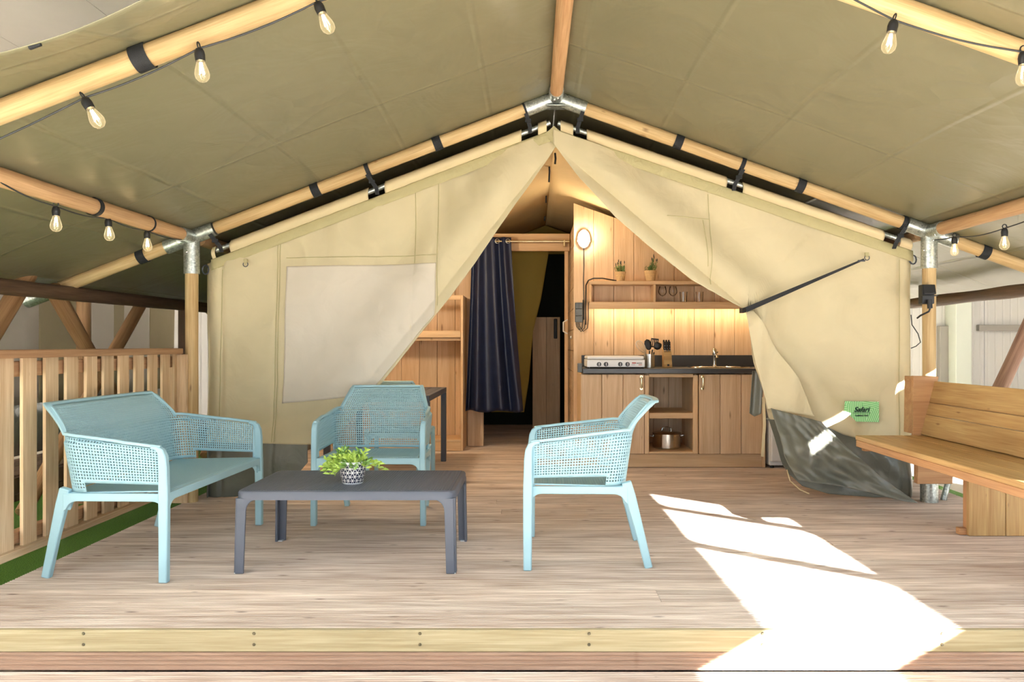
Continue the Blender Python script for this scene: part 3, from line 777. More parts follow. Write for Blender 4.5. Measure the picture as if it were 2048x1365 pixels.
# ================================================================== INNER TENT
it = thing('inner_tent', 'sand canvas inner tent with open front flaps and grey skirt', 'tent', (RX, 5.2, 0))
T0 = 5.20
topL = [(405, 530), (430, 521), (1108, 262)]
topR = [(1108, 262), (1822, 505), (1840, 512)]
openL = [(400, 998), (470, 995), (520, 985), (560, 968), (600, 948), (622, 922), (660, 888), (700, 845), (760, 775), (800, 725), (850, 660), (900, 598), (950, 530), (1000, 455), (1050, 385), (1090, 327), (1112, 292), (1120, 284)]
openR = [(1106, 288), (1112, 296), (1160, 362), (1230, 440), (1300, 500), (1380, 563), (1440, 596), (1482, 617), (1492, 622), (1496, 660), (1510, 730), (1530, 800), (1545, 870), (1552, 920), (1565, 942), (1590, 965), (1640, 980), (1740, 992), (1870, 998)]
def segdist(px, py, a, b):
    ax, ay = a; bx, by = b; dx, dy = bx-ax, by-ay; L2 = dx*dx+dy*dy
    t_ = max(0, min(1, ((px-ax)*dx+(py-ay)*dy)/L2)); qx, qy = ax+t_*dx, ay+t_*dy
    sgn = 1 if (px-ax)*dy-(py-ay)*dx > 0 else -1
    return math.hypot(px-qx, py-qy)*sgn, t_
def wr(px, py, k=1.0):
    v = Vector((px*0.012, py*0.012, 3.3))
    return k*(0.006*noise.noise(v)+0.0035*noise.noise(v*2.7))
def dispL(px, py):
    d, t_ = segdist(px, py, (1112, 292), (600, 948)); e = abs(d)
    a_ = 0.060*math.exp(-e/230)*sstep(0.0, 0.12, t_)*(1-0.72*t_)
    y = -a_*math.sin(e/26.0)-0.030*math.exp(-e/300)*math.sin(e/52+1.0)*sstep(0.0, 0.15, t_)
    # edge swings outwards (towards the viewer) at the open side
    y += -0.05*math.exp(-e/60)*sstep(0.35, 0.9, t_)
    # vertical seams and the gathered corner
    for sx, w_, h_ in ((445, 5, 0.012), (553, 4, 0.006), (876, 4, 0.005), (829, 3, 0.004)):
        y += h_*math.exp(-((px-sx-(py-520)*-0.012)/w_)**2)
    if px < 440: y += 0.05*((440-px)/30.0)**2
    # horizontal puckers under the window hem
    y += 0.006*math.sin(px*0.11+2*noise.noise(Vector((px*0.03, py*0.02, 0))))*math.exp(-((py-512)/22.0)**2)*(1 if 570 < px < 880 else 0)
    y += 0.010*sstep(560, 440, py)*math.sin(px*0.075-py*0.02+3*noise.noise(Vector((px*0.01, py*0.008, 2))))
    return y+wr(px, py, 1.6)
def dispR(px, py):
    y = 0.0
    d, t_ = segdist(px, py, (1112, 296), (1490, 620)); e = abs(d)
    y += -0.060*math.exp(-e/130)*math.sin(e/21.0)*sstep(0.02, 0.25, t_)
    y += -0.035*math.exp(-e/200)*math.sin(e/41.0+0.6)*(1 if t_ < 0.999 else math.exp(-e/90))
    # fold from the tie-back down towards the right corner
    d2, t2 = segdist(px, py, (1495, 622), (1690, 850))
    y += -0.045*math.exp(-(d2/26)**2)*sstep(0, 0.1, t2)*(1-0.3*t2)+0.02*math.exp(-((d2-45)/30)**2)*t2
    d3, t3 = segdist(px, py, (1690, 850), (1850, 995)); y += -0.03*math.exp(-(d3/24)**2)
    # bulge of the gathered cloth over the floor
    y += -0.16*sstep(820, 985, py)*sstep(1840, 1600, px)
    for sx, w_, h_ in ((1414, 4, 0.006), (1800, 5, 0.012)):
        y += h_*math.exp(-((px-sx)/w_)**2)
    if px > 1812: y += 0.04*((px-1812)/14.0)**2
    return y+wr(px, py, 1.6)
def sheet(name, mat, x0, x1, top, bot, disp, off=0.0, nu=120, nv=80, power=1.0, parent=None, label=None, skew=None):
    def fn(u, v):
        px = x0+(x1-x0)*u; a_ = top(px); b_ = bot(px); py = a_+(b_-a_)*v
        qx = px+(skew(py) if skew else 0)
        p = P(qx, py, T0); dy = disp(px, py)+off
        return (p.x*(1+0*dy), T0+dy, p.z)
    o = MB().grid(fn, nu, nv).build(name, mat, parent or it, smooth=True, solid=0.003, fix=False)
    if label: o['label'] = label
    return o
tl_ = lambda x: interp(topL, x)
tr_ = lambda x: interp(topR, x)
oL = lambda x: interp(openL, x)
oR = lambda x: interp(openR, x)
sk = lambda x: 887.0
lf = sheet('front_flap', M['canvas'], 410, 1114, tl_, lambda x: max(tl_(x)+2, min(oL(x), sk(x))), dispL, nu=190, nv=100, label='sand canvas front wall left of the opening')
sheet('skirt', M['pvc'], 410, 622, lambda x: sk(x)-2, lambda x: max(sk(x)+1, oL(x)), dispL, off=0.002, nu=80, nv=40, label='grey green skirt below the left front wall')
wtop = lambda x: 533-(x-573)*0.017
o = sheet('window_flap', M['window'], 573, 874, wtop, lambda x: max(wtop(x)+1, min(oL(x)-1, 808-(x-565)*0.10)), dispL, off=-0.006, nu=90, nv=70, parent=lf, label='cream window cloth', skew=lambda py: -8*(py-533)/275.0)
skr = lambda x: interp([(1490, 835), (1640, 848), (1680, 868), (1720, 879), (1760, 885), (1840, 890)], x)
rf = sheet('front_flap', M['canvas'], 1106, 1826, tr_, lambda x: max(tr_(x)+2, min(oR(x), skr(x))), dispR, nu=200, nv=110, label='sand canvas front wall right of the opening, tied back')
sheet('skirt', M['pvc'], 1533, 1862, lambda x: skr(x)-2, lambda x: max(skr(x)+1, oR(x)), dispR, off=0.002, nu=110, nv=60, label='grey skirt spilling onto the deck at right', skew=lambda py: 0)
# stitched seams
def seam(parent, pts, disp, off=-0.004, r=0.0028, mat='hem'):
    dn = []
    for (ax, ay), (bx, by) in zip(pts, pts[1:]):
        for k_ in range(24): t_ = k_/24; dn.append((ax+(bx-ax)*t_, ay+(by-ay)*t_))
    dn.append(pts[-1]); q = []
    for px, py in dn:
        p = P(px, py, T0); q.append(Vector((p.x, T0+disp(px, py)+off, p.z)))
    MB().tube(q, r, 5).build('seam', M[mat], parent, smooth=True)
seam(lf, [(447, 540), (440, 700), (437, 885)], dispL); seam(lf, [(556, 485), (550, 700), (546, 884)], dispL); seam(lf, [(561, 483), (555, 700), (551, 884)], dispL)
seam(lf, [(830, 385), (830, 527)], dispL); seam(lf, [(876, 366), (876, 612)], dispL); seam(lf, [(572, 516), (874, 511)], dispL)
seam(rf, [(1417, 388), (1420, 440), (1418, 570)], dispR); seam(rf, [(1330, 435), (1419, 438)], dispR); seam(rf, [(1406, 440), (1412, 535)], dispR); seam(rf, [(1800, 520), (1799, 700), (1800, 884)], dispR)
# turned-over layer of the tied flap
foldR = [(1503, 618), (1530, 655), (1560, 700), (1590, 742), (1612, 782), (1622, 812), (1650, 858), (1662, 880)]
def dispO(px, py):
    return dispR(px, py)*0.4-0.085-0.06*sstep(640, 900, py)+0.022*math.sin((px-1495)*0.075+py*0.014)
def over(name, mat, y0, y1, off=0, label=None, slope=0.0):
    def fn(u, v):
        a_, b_ = y0, y1
        py = a_+(b_-a_)*v
        xl = interp(sorted((y, x) for x, y in openR if 618 <= y <= 1000), py)
        xr = interp([(y, x) for x, y in foldR], py)
        px = xl+(xr-xl)*u; py2 = py+slope*(px-xl)
        p = P(px, py2, T0-0.09); return (p.x, T0+dispO(px, py2)+off, p.z)
    o = MB().grid(fn, 40, 60).build(name, mat, rf, smooth=True, solid=0.003, fix=False)
    if label: o['label'] = label
over('fold_back', M['canvas'], 620, 818, label='turned-over edge of the tied canvas flap', slope=0.17*0.9)
def fnsk(u, v):
    yl = 815+v*(948-815); yr = 842+v*(992-842)
    py = yl+(yr-yl)*u
    xl = interp([(815, 1534), (870, 1546), (920, 1552), (948, 1570)], yl)+0
    xr = interp([(842, 1634), (880, 1668), (940, 1730), (992, 1800)], yr)
    px = xl+(xr-xl)*u; p = P(px, py, T0-0.12)
    bul = 0.06*math.sin(u*PI*2.2+v*2.0)*v+0.05*noise.noise(Vector((u*3, v*3, 1)))+0.02*noise.noise(Vector((u*9, v*7, 5)))
    return (p.x, T0-0.20-0.12*v-bul, max(p.z, 0.012))
o = MB().grid(fnsk, 70, 50).build('fold_back', M['pvc'], rf, smooth=True, solid=0.003, fix=False); o['label'] = 'grey skirt of the turned-over flap'
# hanging corner of the skirt behind the flap
def fnc(u, v):
    px = 1505+22*u-6*v; py = 742+v*(92-14*abs(u-0.5)); p = P(px, py, 5.32); return (p.x, 5.32+0.02*math.sin(u*5), p.z)
o = MB().grid(fnc, 8, 16).build('skirt', M['pvc'], it, smooth=True, solid=0.003, fix=False); o['label'] = 'loose grey corner hanging behind the tied flap'
o = MB().sweep([P(1527, 795, 5.28), P(1529, 850, 5.28), P(1525, 914, 5.28)], [(-0.010, -0.002), (0.010, -0.002), (0.010, 0.002), (-0.010, 0.002)], up=(0, -1, 0)).build('zip_tape', M['canvas2'], it)
# cord lying by the skirt
MB().tube([P(1574, 940, 5.02), P(1580, 962, 4.98), P(1600, 980, 5.02), P(1618, 988, 5.04)], 0.004, 6).build('cord', M['canvas2'], it, smooth=True)
# hem band and roof sleeve
def strip(name, mat, xa, xb, topf, h0, h1, off, bulge=0.0, n=60, parent=it):
    def fn(u, v):
        px = xa+(xb-xa)*u; py = topf(px)+h0+(h1-h0)*v; p = P(px, py, T0)
        return (p.x, T0+off-bulge*math.sin(PI*v)+0.003*noise.noise(Vector((px*0.06, v*2, 0))), p.z)
    return MB().grid(fn, n, 8).build(name, mat, parent, smooth=True, solid=0.004, fix=False)
strip('hem_band', M['hem'], 424, 1109, tl_, -3, 19, -0.012, 0.006)
strip('hem_band', M['hem'], 1107, 1824, tr_, -3, 19, -0.012, 0.006)
for xa, xb in ((427, 434), (463, 738), (771, 1043), (1076, 1093)):
    strip('roof_sleeve', M['canvas2'], xa, xb, tl_, -27, -2, -0.008, 0.028)
for xa, xb in ((1121, 1146), (1173, 1452), (1484, 1765), (1797, 1820)):
    strip('roof_sleeve', M['canvas2'], xa, xb, tr_, -25, -2, -0.008, 0.028)
pole('roof_tube', P(432, tl_(432)-19, T0), P(1100, tl_(1100)-19, T0), 0.017, M['galv'], it, wob=0)
pole('roof_tube', P(1116, tr_(1116)-18, T0), P(1822, tr_(1822)-18, T0), 0.017, M['galv'], it, wob=0)
# small triangle at the apex
MB().add([P(1090, 268, T0-0.02), P(1126, 268, T0-0.02), P(1112, 296, T0-0.02), P(1108, 252, T0-0.02)], [(0, 2, 1, 3)]).build('apex_patch', M['hem'], it, solid=0.003)
# side walls, roof, back wall
LXc, RXc = PX(412, T0), PX(1824, T0)
zl, zr = PZ(528, T0), PZ(506, T0)
def wallgrid(x, zt, nm, z0, z1, mat):
    MB().grid(lambda u, v: (x+0.012*noise.noise(Vector((u*9, v*3, x))), T0+0.03+u*4.8, z0+v*(z1-z0)), 40, 12).build(nm, mat, it, smooth=True, solid=0.003)
wallgrid(LXc, zl, 'side_wall', 0.37, zl, M['canvas']); wallgrid(LXc-0.004, zl, 'skirt', 0.0, 0.38, M['pvc'])
wallgrid(RXc, zr, 'side_wall', 0.37, zr, M['canvas']); wallgrid(RXc+0.004, zr, 'skirt', 0.0, 0.38, M['pvc'])
RIDGE = PZ(262, T0)
def roof(side):
    xe, ze = (LXc, zl) if side < 0 else (RXc, zr)
    def fn(u, v):
        x = RX+(xe-RX)*u; yy = T0+0.02+v*4.8
        sag = -0.03*math.sin(PI*u)*(0.5+0.5*math.cos(v*4*PI))
        return (x, yy, RIDGE+(ze-RIDGE)*u+sag+0.006*noise.noise(Vector((u*8, v*9, side))))
    MB().grid(fn, 30, 60).build('roof_canvas', M['innerroof'], it, smooth=True, solid=0.003)
roof(-1); roof(1)
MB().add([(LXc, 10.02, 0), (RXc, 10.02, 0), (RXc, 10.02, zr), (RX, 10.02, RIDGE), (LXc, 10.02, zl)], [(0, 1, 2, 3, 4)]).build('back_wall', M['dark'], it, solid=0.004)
# inner gable seen through the opening (canvas divider above the bedroom beam)
def gab(u, v):
    x = -2.1+4.5*u; zt = min(RIDGE-0.36*abs(x-RX)-0.02, 2.48); z = 2.10+v*max(0.0, zt-2.10); return (x, 9.2+0.03*math.sin(u*20), z)
MB().grid(gab, 40, 10).build('bedroom_gable', M['olive'], it, smooth=True, solid=0.003)
# roof toggles hanging from the ridge inside
for px, py, Y, l in ((1110, 306, 5.5, 0.08), (1098, 322, 6.2, 0.17), (1092, 360, 7.4, 0.22), (1089, 395, 8.6, 0.26)):
    p = P(px, py, Y)
    MB().sweep([p, p+Vector((0.004, 0, -l*0.5)), p+Vector((0.0, 0, -l))], [(-0.007, -0.0015), (0.007, -0.0015), (0.007, 0.0015), (-0.007, 0.0015)], up=(0, -1, 0)).build('roof_tie', M['black'], it)
# toggles / rings on the front
p = P(1351, 434, T0-0.03)
MB().hexa([p+Vector(v) for v in ((-0.022, -0.004, -0.058), (0.022, -0.004, -0.058), (0.022, 0.004, -0.058), (-0.022, 0.004, -0.058), (-0.009, -0.004, 0), (0.009, -0.004, 0), (0.009, 0.004, 0), (-0.009, 0.004, 0))]).build('tab', M['black'], it, bevel=0.003)
p = P(1229, 424, T0-0.05)
MB().tube([p+Vector((0.010*math.cos(a*PI/5), 0, 0.017*math.sin(a*PI/5))) for a in range(10)], 0.004, 6, closed=True).build('toggle_loop', M['black'], it)
for px, py in ((491, 529), (1734, 516)):
    p = P(px, py, T0-0.04)
    MB().tube([p+Vector((0.016*math.cos(a*PI/6), 0, 0.016*math.sin(a*PI/6))) for a in range(12)], 0.003, 6, closed=True).build('ring', M['anth2'], it)
    MB().box(p.x-0.012, p.x+0.012, p.y-0.004, p.y+0.012, p.z+0.008, p.z+0.035).build('ring_tab', M['hem'], it, bevel=0.002)
# corner hooks by the posts
for px, py in ((411, 540), (1826, 520)):
    p = P(px, py, T0+0.02)
    MB().tube([p+Vector((0.022*math.cos(a*PI/6), 0, 0.03*math.sin(a*PI/6))) for a in range(12)], 0.005, 6, closed=True).build('corner_hook', M['anth2'], it)
# tie-back strap
ts = thing('tie_back_strap', 'long black strap tying back the right canvas flap', 'strap', tuple(P(1734, 520, T0-0.05)))
pa, pb = P(1728, 519, T0-0.06), P(1492, 620, T0-0.12)
def secw(i): w = 0.006+0.011*i/6; return [(-w, -0.002), (w, -0.002), (w, 0.002), (-w, 0.002)]
MB().sweep([pa.lerp(pb, i/6) for i in range(7)], secw, up=(0, -1, 0.0)).build('webbing', M['black'], ts)
MB().sweep([pb, pb+Vector((-0.012, 0.03, -0.004)), pb+Vector((-0.01, 0.12, 0))], [(-0.017, -0.002), (0.017, -0.002), (0.017, 0.002), (-0.017, 0.002)], up=(1, 0, 0)).build('loop_end', M['black'], ts)
MB().tube([P(1716+a, 522+0.45*(-a+12)*0, T0-0.062)+Vector((0, 0, 0.0)) for a in (0, 5, 10, 14)], 0.006, 6).build('hook', M['anth2'], ts)

# ---- the printed green card on the canvas
sg = thing('tent_sign', 'green palm print sign with dark lettering on the right canvas wall', 'sign', tuple(P(1722, 843, T0-0.035)))
sgp = [P(1687, 843, T0-0.04), P(1758, 845, T0-0.03), P(1758, 804, T0-0.03), P(1690, 803, T0-0.035)]
MB().add(sgp+[q+Vector((0, 0.004, 0)) for q in sgp], [(0, 1, 2, 3), (7, 6, 5, 4), (0, 4, 5, 1), (1, 5, 6, 2), (2, 6, 7, 3), (3, 7, 4, 0)]).build('card', M['sign'], sg)
def lettering(txt, size, loc, parent, mat, rot=(PI/2, 0, 0), shear=0.0, ext=0.0006, bold=0.0, name='lettering'):
    cu = bpy.data.curves.new(name, 'FONT'); cu.body = txt; cu.size = size; cu.align_x = 'CENTER'; cu.align_y = 'CENTER'; cu.shear = shear; cu.extrude = ext; cu.offset = bold
    ob = bpy.data.objects.new('tmp', cu); col.objects.link(ob)
    dg = bpy.context.evaluated_depsgraph_get(); me = bpy.data.meshes.new_from_object(ob.evaluated_get(dg))
    bpy.data.objects.remove(ob); me.materials.clear()
    return mkobj(name, me, mat, parent, loc=loc, rot=rot)
p = P(1723, 820, T0-0.042); lettering('Safari', 0.046, p, sg, M['text'], shear=0.35, bold=0.0012)
p = P(1723.5, 832, T0-0.042); lettering('CAMPING TENT', 0.0125, p, sg, M['text'], bold=0.0004)
p = P(1723, 826.5, T0-0.042); MB().box(p.x-0.06, p.x+0.06, p.y-0.001, p.y+0.001, p.z-0.001, p.z+0.001).build('underline', M['text'], sg)

# ================================================================== FENCE (left)
fe = thing('picket_fence', 'slatted pine fence with brown top rail at the left deck edge', 'fence', (-2.34, 4.2, 0))
FX = -2.32
ys = [3.405-0.165*2+0.165*i for i in range(13)]
for i, y in enumerate(ys):
    if y > 5.08: continue
    w = 0.098
    # slat with chamfered edges, broad face towards the deck
    prof = [(-0.011, -w/2), (-0.011, w/2), (0.004, w/2), (0.011, w/2-0.016), (0.011, -w/2+0.016), (0.004, -w/2)]
    m = MB().prism(prof, lambda u, v, a: (a, v, u), -0.425, 0.425)
    # local X length -> world Z, local Y -> world Y, local Z -> world X
    q = Matrix(((0, 0, 1), (0, 1, 0), (1, 0, 0))).to_quaternion()
    m.build('slat', M['slat'], fe, loc=(FX, y+random.uniform(-0.004, 0.004), 0.545), rot=Quaternion((0.5, 0.5, 0.5, 0.5)) if False else q)
hboard_y('top_rail', FX-0.045, FX+0.045, 2.6, 5.055, 0.970, 1.008, M['rail'], fe, 0.004)
hboard_y('back_rail', FX-0.06, FX-0.014, 2.6, 5.10, 0.885, 0.955, M['rail'], fe, 0.003)
hboard_y('back_rail', FX-0.06, FX-0.014, 2.6, 5.25, 0.13, 0.185, M['rail'], fe, 0.003)
hboard_y('bottom_rail', FX-0.055, FX+0.035, 2.6, 5.25, 0.085, 0.119, M['slat'], fe, 0.003)
vboard('end_board', FX-0.05, FX+0.075, 5.04, 5.06, 0.0, 0.968, M['slat'], fe)
vboard_x('support_post', FX-0.05, FX+0.02, 2.7, 2.78, -0.25, 0.97, M['rail'], fe)

# ================================================================== BENCH (right)
be = thing('corner_bench', 'honey stained plank bench with leaning backrest on the right', 'bench', (2.3, 4.0, 0))
SX0, SY0, SY1 = 2.02, 3.02, 4.87
for i in range(3):
    w = 0.148
    hboard_y('seat_plank', SX0+i*(w+0.003), SX0+i*(w+0.003)+w, SY0, SY1, 0.434, 0.462, M['bench'], be)
hboard_y('apron', SX0+0.004, SX0+0.034, SY0, SY1, 0.392, 0.433, M['benchred'], be)
hboard_y('rear_bearer', SX0+0.38, SX0+0.42, SY0, SY1, 0.37, 0.433, M['benchred'], be)
hboard_x('seat_bearer', SX0+0.03, SX0+0.40, SY1-0.06, SY1-0.02, 0.37, 0.433, M['benchred'], be)
# backrest: three planks leaning back
zb = [0.464, 0.590, 0.664, 0.800]
def bx_at(z): return 2.425+(z-0.47)*0.26
for a_, b_ in zip(zb, zb[1:]):
    zc = (a_+b_)/2; xc = bx_at(zc)
    q = Matrix.Rotation(math.atan(0.26), 3, 'Y') @ Matrix(((0, 0, 1), (1, 0, 0), (0, 1, 0)))
    board('back_plank', SY1-3.77+0.02, (b_-a_)*1.03-0.002, 0.028, M['bench'], (xc+0.02, (SY1+3.77)/2-0.01, zc), q.to_quaternion(), be)
# end upright with slanted edge
MB().prism([(2.385, 0.40), (2.45, 0.40), (2.545, 0.83), (2.385, 0.835)], lambda u, v, a: (u, a, v), SY1+0.002, SY1+0.03).build('end_upright', M['benchred'], be, bevel=0.003)
MB().prism([(2.385, 0.47), (2.39, 0.83), (2.54, 0.83), (2.45, 0.47)], lambda u, v, a: (u, a, v), SY1+0.032, SY1+0.13).build('end_block', M['benchred'], be, bevel=0.003)
hboard_x('foot_block', 2.40, 2.62, SY1-0.02, SY1+0.03, 0.16, 0.30, M['benchred'], be)
# board legs
for y0 in (4.17, 3.05):
    vboard('leg_board', 2.34, 2.537, y0, y0+0.028, 0.002, 0.433, M['bench'], be); vboard('leg_board', 2.541, 2.72, y0, y0+0.028, 0.002, 0.433, M['bench'], be)
    vboard_x('leg_cleat', 2.345, 2.40, y0+0.03, y0+0.07, 0.002, 0.37, M['benchred'], be)
hboard_x('floor_cleat', 2.30, 2.34, 4.19, 4.23, 0.003, 0.04, M['benchred'], be)
# back supports
vboard_x('back_post', 2.56, 2.60, 3.85, 3.92, 0.30, 0.80, M['benchred'], be)
# metal bracket plate under the seat
MB().hexa([(2.30, 4.90, 0.33), (2.62, 4.90, 0.22), (2.62, 4.904, 0.22), (2.30, 4.904, 0.33), (2.30, 4.90, 0.39), (2.62, 4.90, 0.35), (2.62, 4.904, 0.35), (2.30, 4.904, 0.39)]).build('bracket_plate', M['galv'], be)

# ================================================================== INTERIOR WALLS
wk = sthing('wall_kitchen', 'spruce plank kitchen wall', (1.4, 7.1, 0))
def slope_plank(x0, x1, y0, y1, z0, zt, mat, parent, name='plank'):
    """upright plank with a top following the roof"""
    L = max(zt(x0), zt(x1))-z0; xm = (x0+x1)/2
    q = Matrix(((0, 1, 0), (0, 0, 1), (1, 0, 0))).to_quaternion()
    w = (x1-x0)/2-0.0015; t_ = (y1-y0)/2; h0, h1 = zt(x0)-z0, zt(x1)-z0; c = 0.0025
    sec = [(-w, t_), (-w, -t_+c), (-w+c, -t_), (w-c, -t_), (w, -t_+c), (w, t_)]
    m = MB(); n = len(sec)
    vv = [(0, a_, b_) for a_, b_ in sec]+[(h0+(h1-h0)*(a_+w)/(2*w), a_, b_) for a_, b_ in sec]
    m.add(vv, [tuple(range(n)), tuple(range(n, 2*n))]+[(i, (i+1) % n, n+(i+1) % n, n+i) for i in range(n)])
    return m.build(name, mat, parent, loc=(xm, (y0+y1)/2, z0), rot=q)
KY = 7.10
kt = lambda x: 2.325-0.357*(x-0.37)
for i in range(12):
    slope_plank(0.37+0.184*i, 0.37+0.184*(i+1), KY, KY+0.022, 0.0, kt, M['plank'], wk)
# side of the kitchen block, level boards
ws = sthing('wall_passage', 'spruce board wall along the passage', (0.38, 8.0, 0))
for i in range(12):
    z0 = 0.195*i
    if z0+0.19 > 2.33: break
    board('plank', 1.88, 0.19, 0.02, M['plank'], (0.382, 8.065, z0+0.097), Matrix(((0, 0, 1), (1, 0, 0), (0, 1, 0))).to_quaternion(), ws)
o = MB().tube([P(1141, 640, 7.6)+Vector((-0.03, 0, 0)), P(1139, 645, 7.6)+Vector((-0.06, 0, 0)), P(1139, 663, 7.6)+Vector((-0.06, 0, 0)), P(1141, 668, 7.6)+Vector((-0.03, 0, 0))], 0.007, 8).build('pull_handle', M['white'], ws, smooth=True)
MB().lathe([(0.0001, 0.012), (0.012, 0.01), (0.016, 0)], n=14).build('latch', M['white'], ws, loc=(0.37, 7.5, PZ(675, 7.5)), rot=(0, -PI/2, 0))
# wall behind the open shelves on the left
wc = sthing('wall_cupboard', 'spruce plank wall behind the shelf unit', (-1.4, 7.9, 0))
ct = lambda x: min(2.18+0.383*(x+0.61), 2.18)-0.06
for i in range(9):
    x1 = -0.61-0.182*i
    slope_plank(x1-0.182, x1, 7.90, 7.922, 0.0, ct, M['plank'], wc)
# bedroom wall panel
wp = sthing('wall_bedroom', 'two spruce planks at the end of the passage', (0.15, 9.0, 0))
for i in range(2): vboard('plank', -0.005+0.16*i, 0.153+0.16*i, 9.0, 9.022, 0.0, 1.35, M['plank'], wp)
MB().box(0.24, 0.28, 8.965, 8.998, 1.10, 1.33).build('black_latch', M['rubber'], wp, bevel=0.008)
# beam over the passage
tb = thing('header_beam', 'pale timber beam above the bedroom passage', 'beam', (-0.2, 7.75, 2.05))
hboard_x('beam_board', -0.72, 0.365, 7.72, 7.76, 2.045, 2.135, M['trimw'], tb); hboard_x('beam_board', -0.72, 0.365, 7.735, 7.775, 1.965, 2.043, M['trimw'], tb)
vboard('jamb', 0.315, 0.35, 7.74, 7.78, 0.0, 1.964, M['trimw'], tb)
# low plank beside the passage
o = vboard('low_plank', -0.66, -0.50, 7.86, 7.885, 0.003, 0.40, M['plank'], None); tag(o, 'short upright spruce plank below the navy curtain', 'plank')
# olive canvas partition in the bedroom
def part(u, v):
    xl = -0.45; z = 2.05-v*1.75
    xr = PX(interp([(0, 1098), (0.3, 1082), (0.5, 1066), (0.8, 1058), (1, 1048)], v), 8.4); x = xl+(xr-xl)*u
    return (x, 8.4+0.03*math.sin(u*7), z)
o = MB().grid(part, 24, 30).build('canvas_partition', M['olive'], smooth=True, solid=0.003); tag(o, 'olive canvas bedroom partition hanging behind the curtain', 'partition')

# ================================================================== SHELF UNIT (left)
su = thing('shelf_unit', 'open spruce shelf unit left of the navy curtain', 'shelf', (-1.2, 7.7, 0))
UX0, UX1, UY0, UY1 = -1.70, -0.675, 7.50, 7.895
vboard_x('side_panel', UX1-0.022, UX1, UY0, UY1, 0.003, 1.51, M['trimw'], su); vboard_x('side_panel', UX0, UX0+0.022, UY0, UY1, 0.003, 1.51, M['trimw'], su)
hboard_x('top_rail', UX0+0.022, UX1-0.022, UY0, UY0+0.03, 1.465, 1.51, M['trimw'], su)
hboard_x('shelf', UX0+0.022, UX1-0.022, UY0+0.01, UY1, 1.125, 1.15, M['trimw'], su); hboard_x('shelf_lip', UX0+0.022, UX1-0.022, UY0-0.012, UY0+0.01, 1.10, 1.165, M['trimw'], su)
hboard_x('shelf_cleat', UX0+0.022, UX1-0.022, UY0+0.03, UY0+0.06, 1.07, 1.10, M['trimw'], su)
hboard_x('bottom_shelf', UX0+0.022, UX1-0.022, UY0, UY1, 0.09, 0.112, M['trimw'], su); hboard_x('plinth', UX0+0.022, UX1-0.022, UY0, UY0+0.02, 0.003, 0.089, M['trimw'], su)

# ================================================================== CURTAIN
cr = thing('curtain_rod', 'thin steel rod carrying the navy curtain', 'rod', (-0.2, 7.62, 2.04))
pole('rod', (-0.75, 7.62, 2.045), (0.36, 7.62, 2.045), 0.009, M['brass'], cr, wob=0)
MB().box(0.30, 0.315, 7.61, 7.72, 2.0, 2.06).build('rod_bracket', M['brass'], cr, bevel=0.002)
cu_ = thing('navy_curtain', 'navy blue satin curtain hanging on steel rod', 'curtain', (-0.4, 7.62, 0.37))
def curt(u, v):
    xt = -0.60+0.385*u; xb = -0.665+0.57*u
    s = v**1.3; x = xt+(xb-xt)*s
    a_ = 0.028+0.045*v
    w_ = u*PI*(7.0-1.0*v)+0.8*math.sin(u*5+1)
    y = 7.62+a_*math.sin(w_)*(0.75+0.25*math.sin(u*11))
    z = 2.085-v*1.71+0.012*math.sin(u*13)*(v > 0.98)
    return (x, y, z)
MB().grid(curt, 150, 60).build('curtain_cloth', M['navy'], cu_, smooth=True, solid=0.002)
for i in range(4):
    x = -0.56+0.105*i
    MB().tube([Vector((x, 7.60+0.022*math.cos(a*PI/8)*0.3, 2.045))+Vector((0.021*math.cos(a*PI/8), 0, 0.021*math.sin(a*PI/8))) for a in range(16)], 0.004, 6, closed=True).build('eyelet', M['steelb'], cu_, smooth=True)

# ================================================================== KITCHEN
kc = thing('kitchen_cabinet', 'spruce kitchen base cabinet with two doors and an open middle bay', 'cabinet', (1.16, 6.8, 0))
CY0 = 6.50
kx = lambda px: PX(px, CY0)
hboard_x('plinth', kx(1162), kx(1530), CY0+0.01, CY0+0.03, 0.003, 0.115, M['trimw'], kc)
for a_ in (kx(1162), kx(1290), kx(1390), kx(1526)):
    vboard_x('side_panel', a_, a_+0.02, CY0+0.03, KY-0.005, 0.003, 0.785, M['trimw'], kc)
vboard_x('end_panel', kx(1524), kx(1530), CY0-0.012, CY0+0.03, 0.003, 0.785, M['trimw'], kc)
vboard('stile', kx(1288)+0.003, kx(1298), CY0-0.004, CY0+0.02, 0.117, 0.775, M['trimw'], kc); vboard('stile', kx(1386), kx(1396), CY0-0.004, CY0+0.02, 0.117, 0.775, M['trimw'], kc)
hboard_x('rail', kx(1298), kx(1386), CY0-0.003, CY0+0.02, 0.757, 0.786, M['trimw'], kc); hboard_x('rail', kx(1298), kx(1386), CY0-0.003, CY0+0.02, 0.117, 0.133, M['trimw'], kc)
hboard_x('shelf', kx(1290)+0.021, kx(1390), CY0+0.03, KY-0.01, 0.435, 0.458, M['trimw'], kc); hboard_x('shelf_lip', kx(1299), kx(1386), CY0+0.005, CY0+0.029, 0.412, 0.458, M['trimw'], kc)
hboard_x('bottom', kx(1290)+0.021, kx(1390), CY0+0.021, KY-0.01, 0.115, 0.135, M['trimw'], kc)
for i in range(3): vboard('back_plank', kx(1290)+0.022+0.138*i, kx(1290)+0.157+0.138*i, KY-0.03, KY-0.012, 0.137, 0.78, M['plank'], kc)
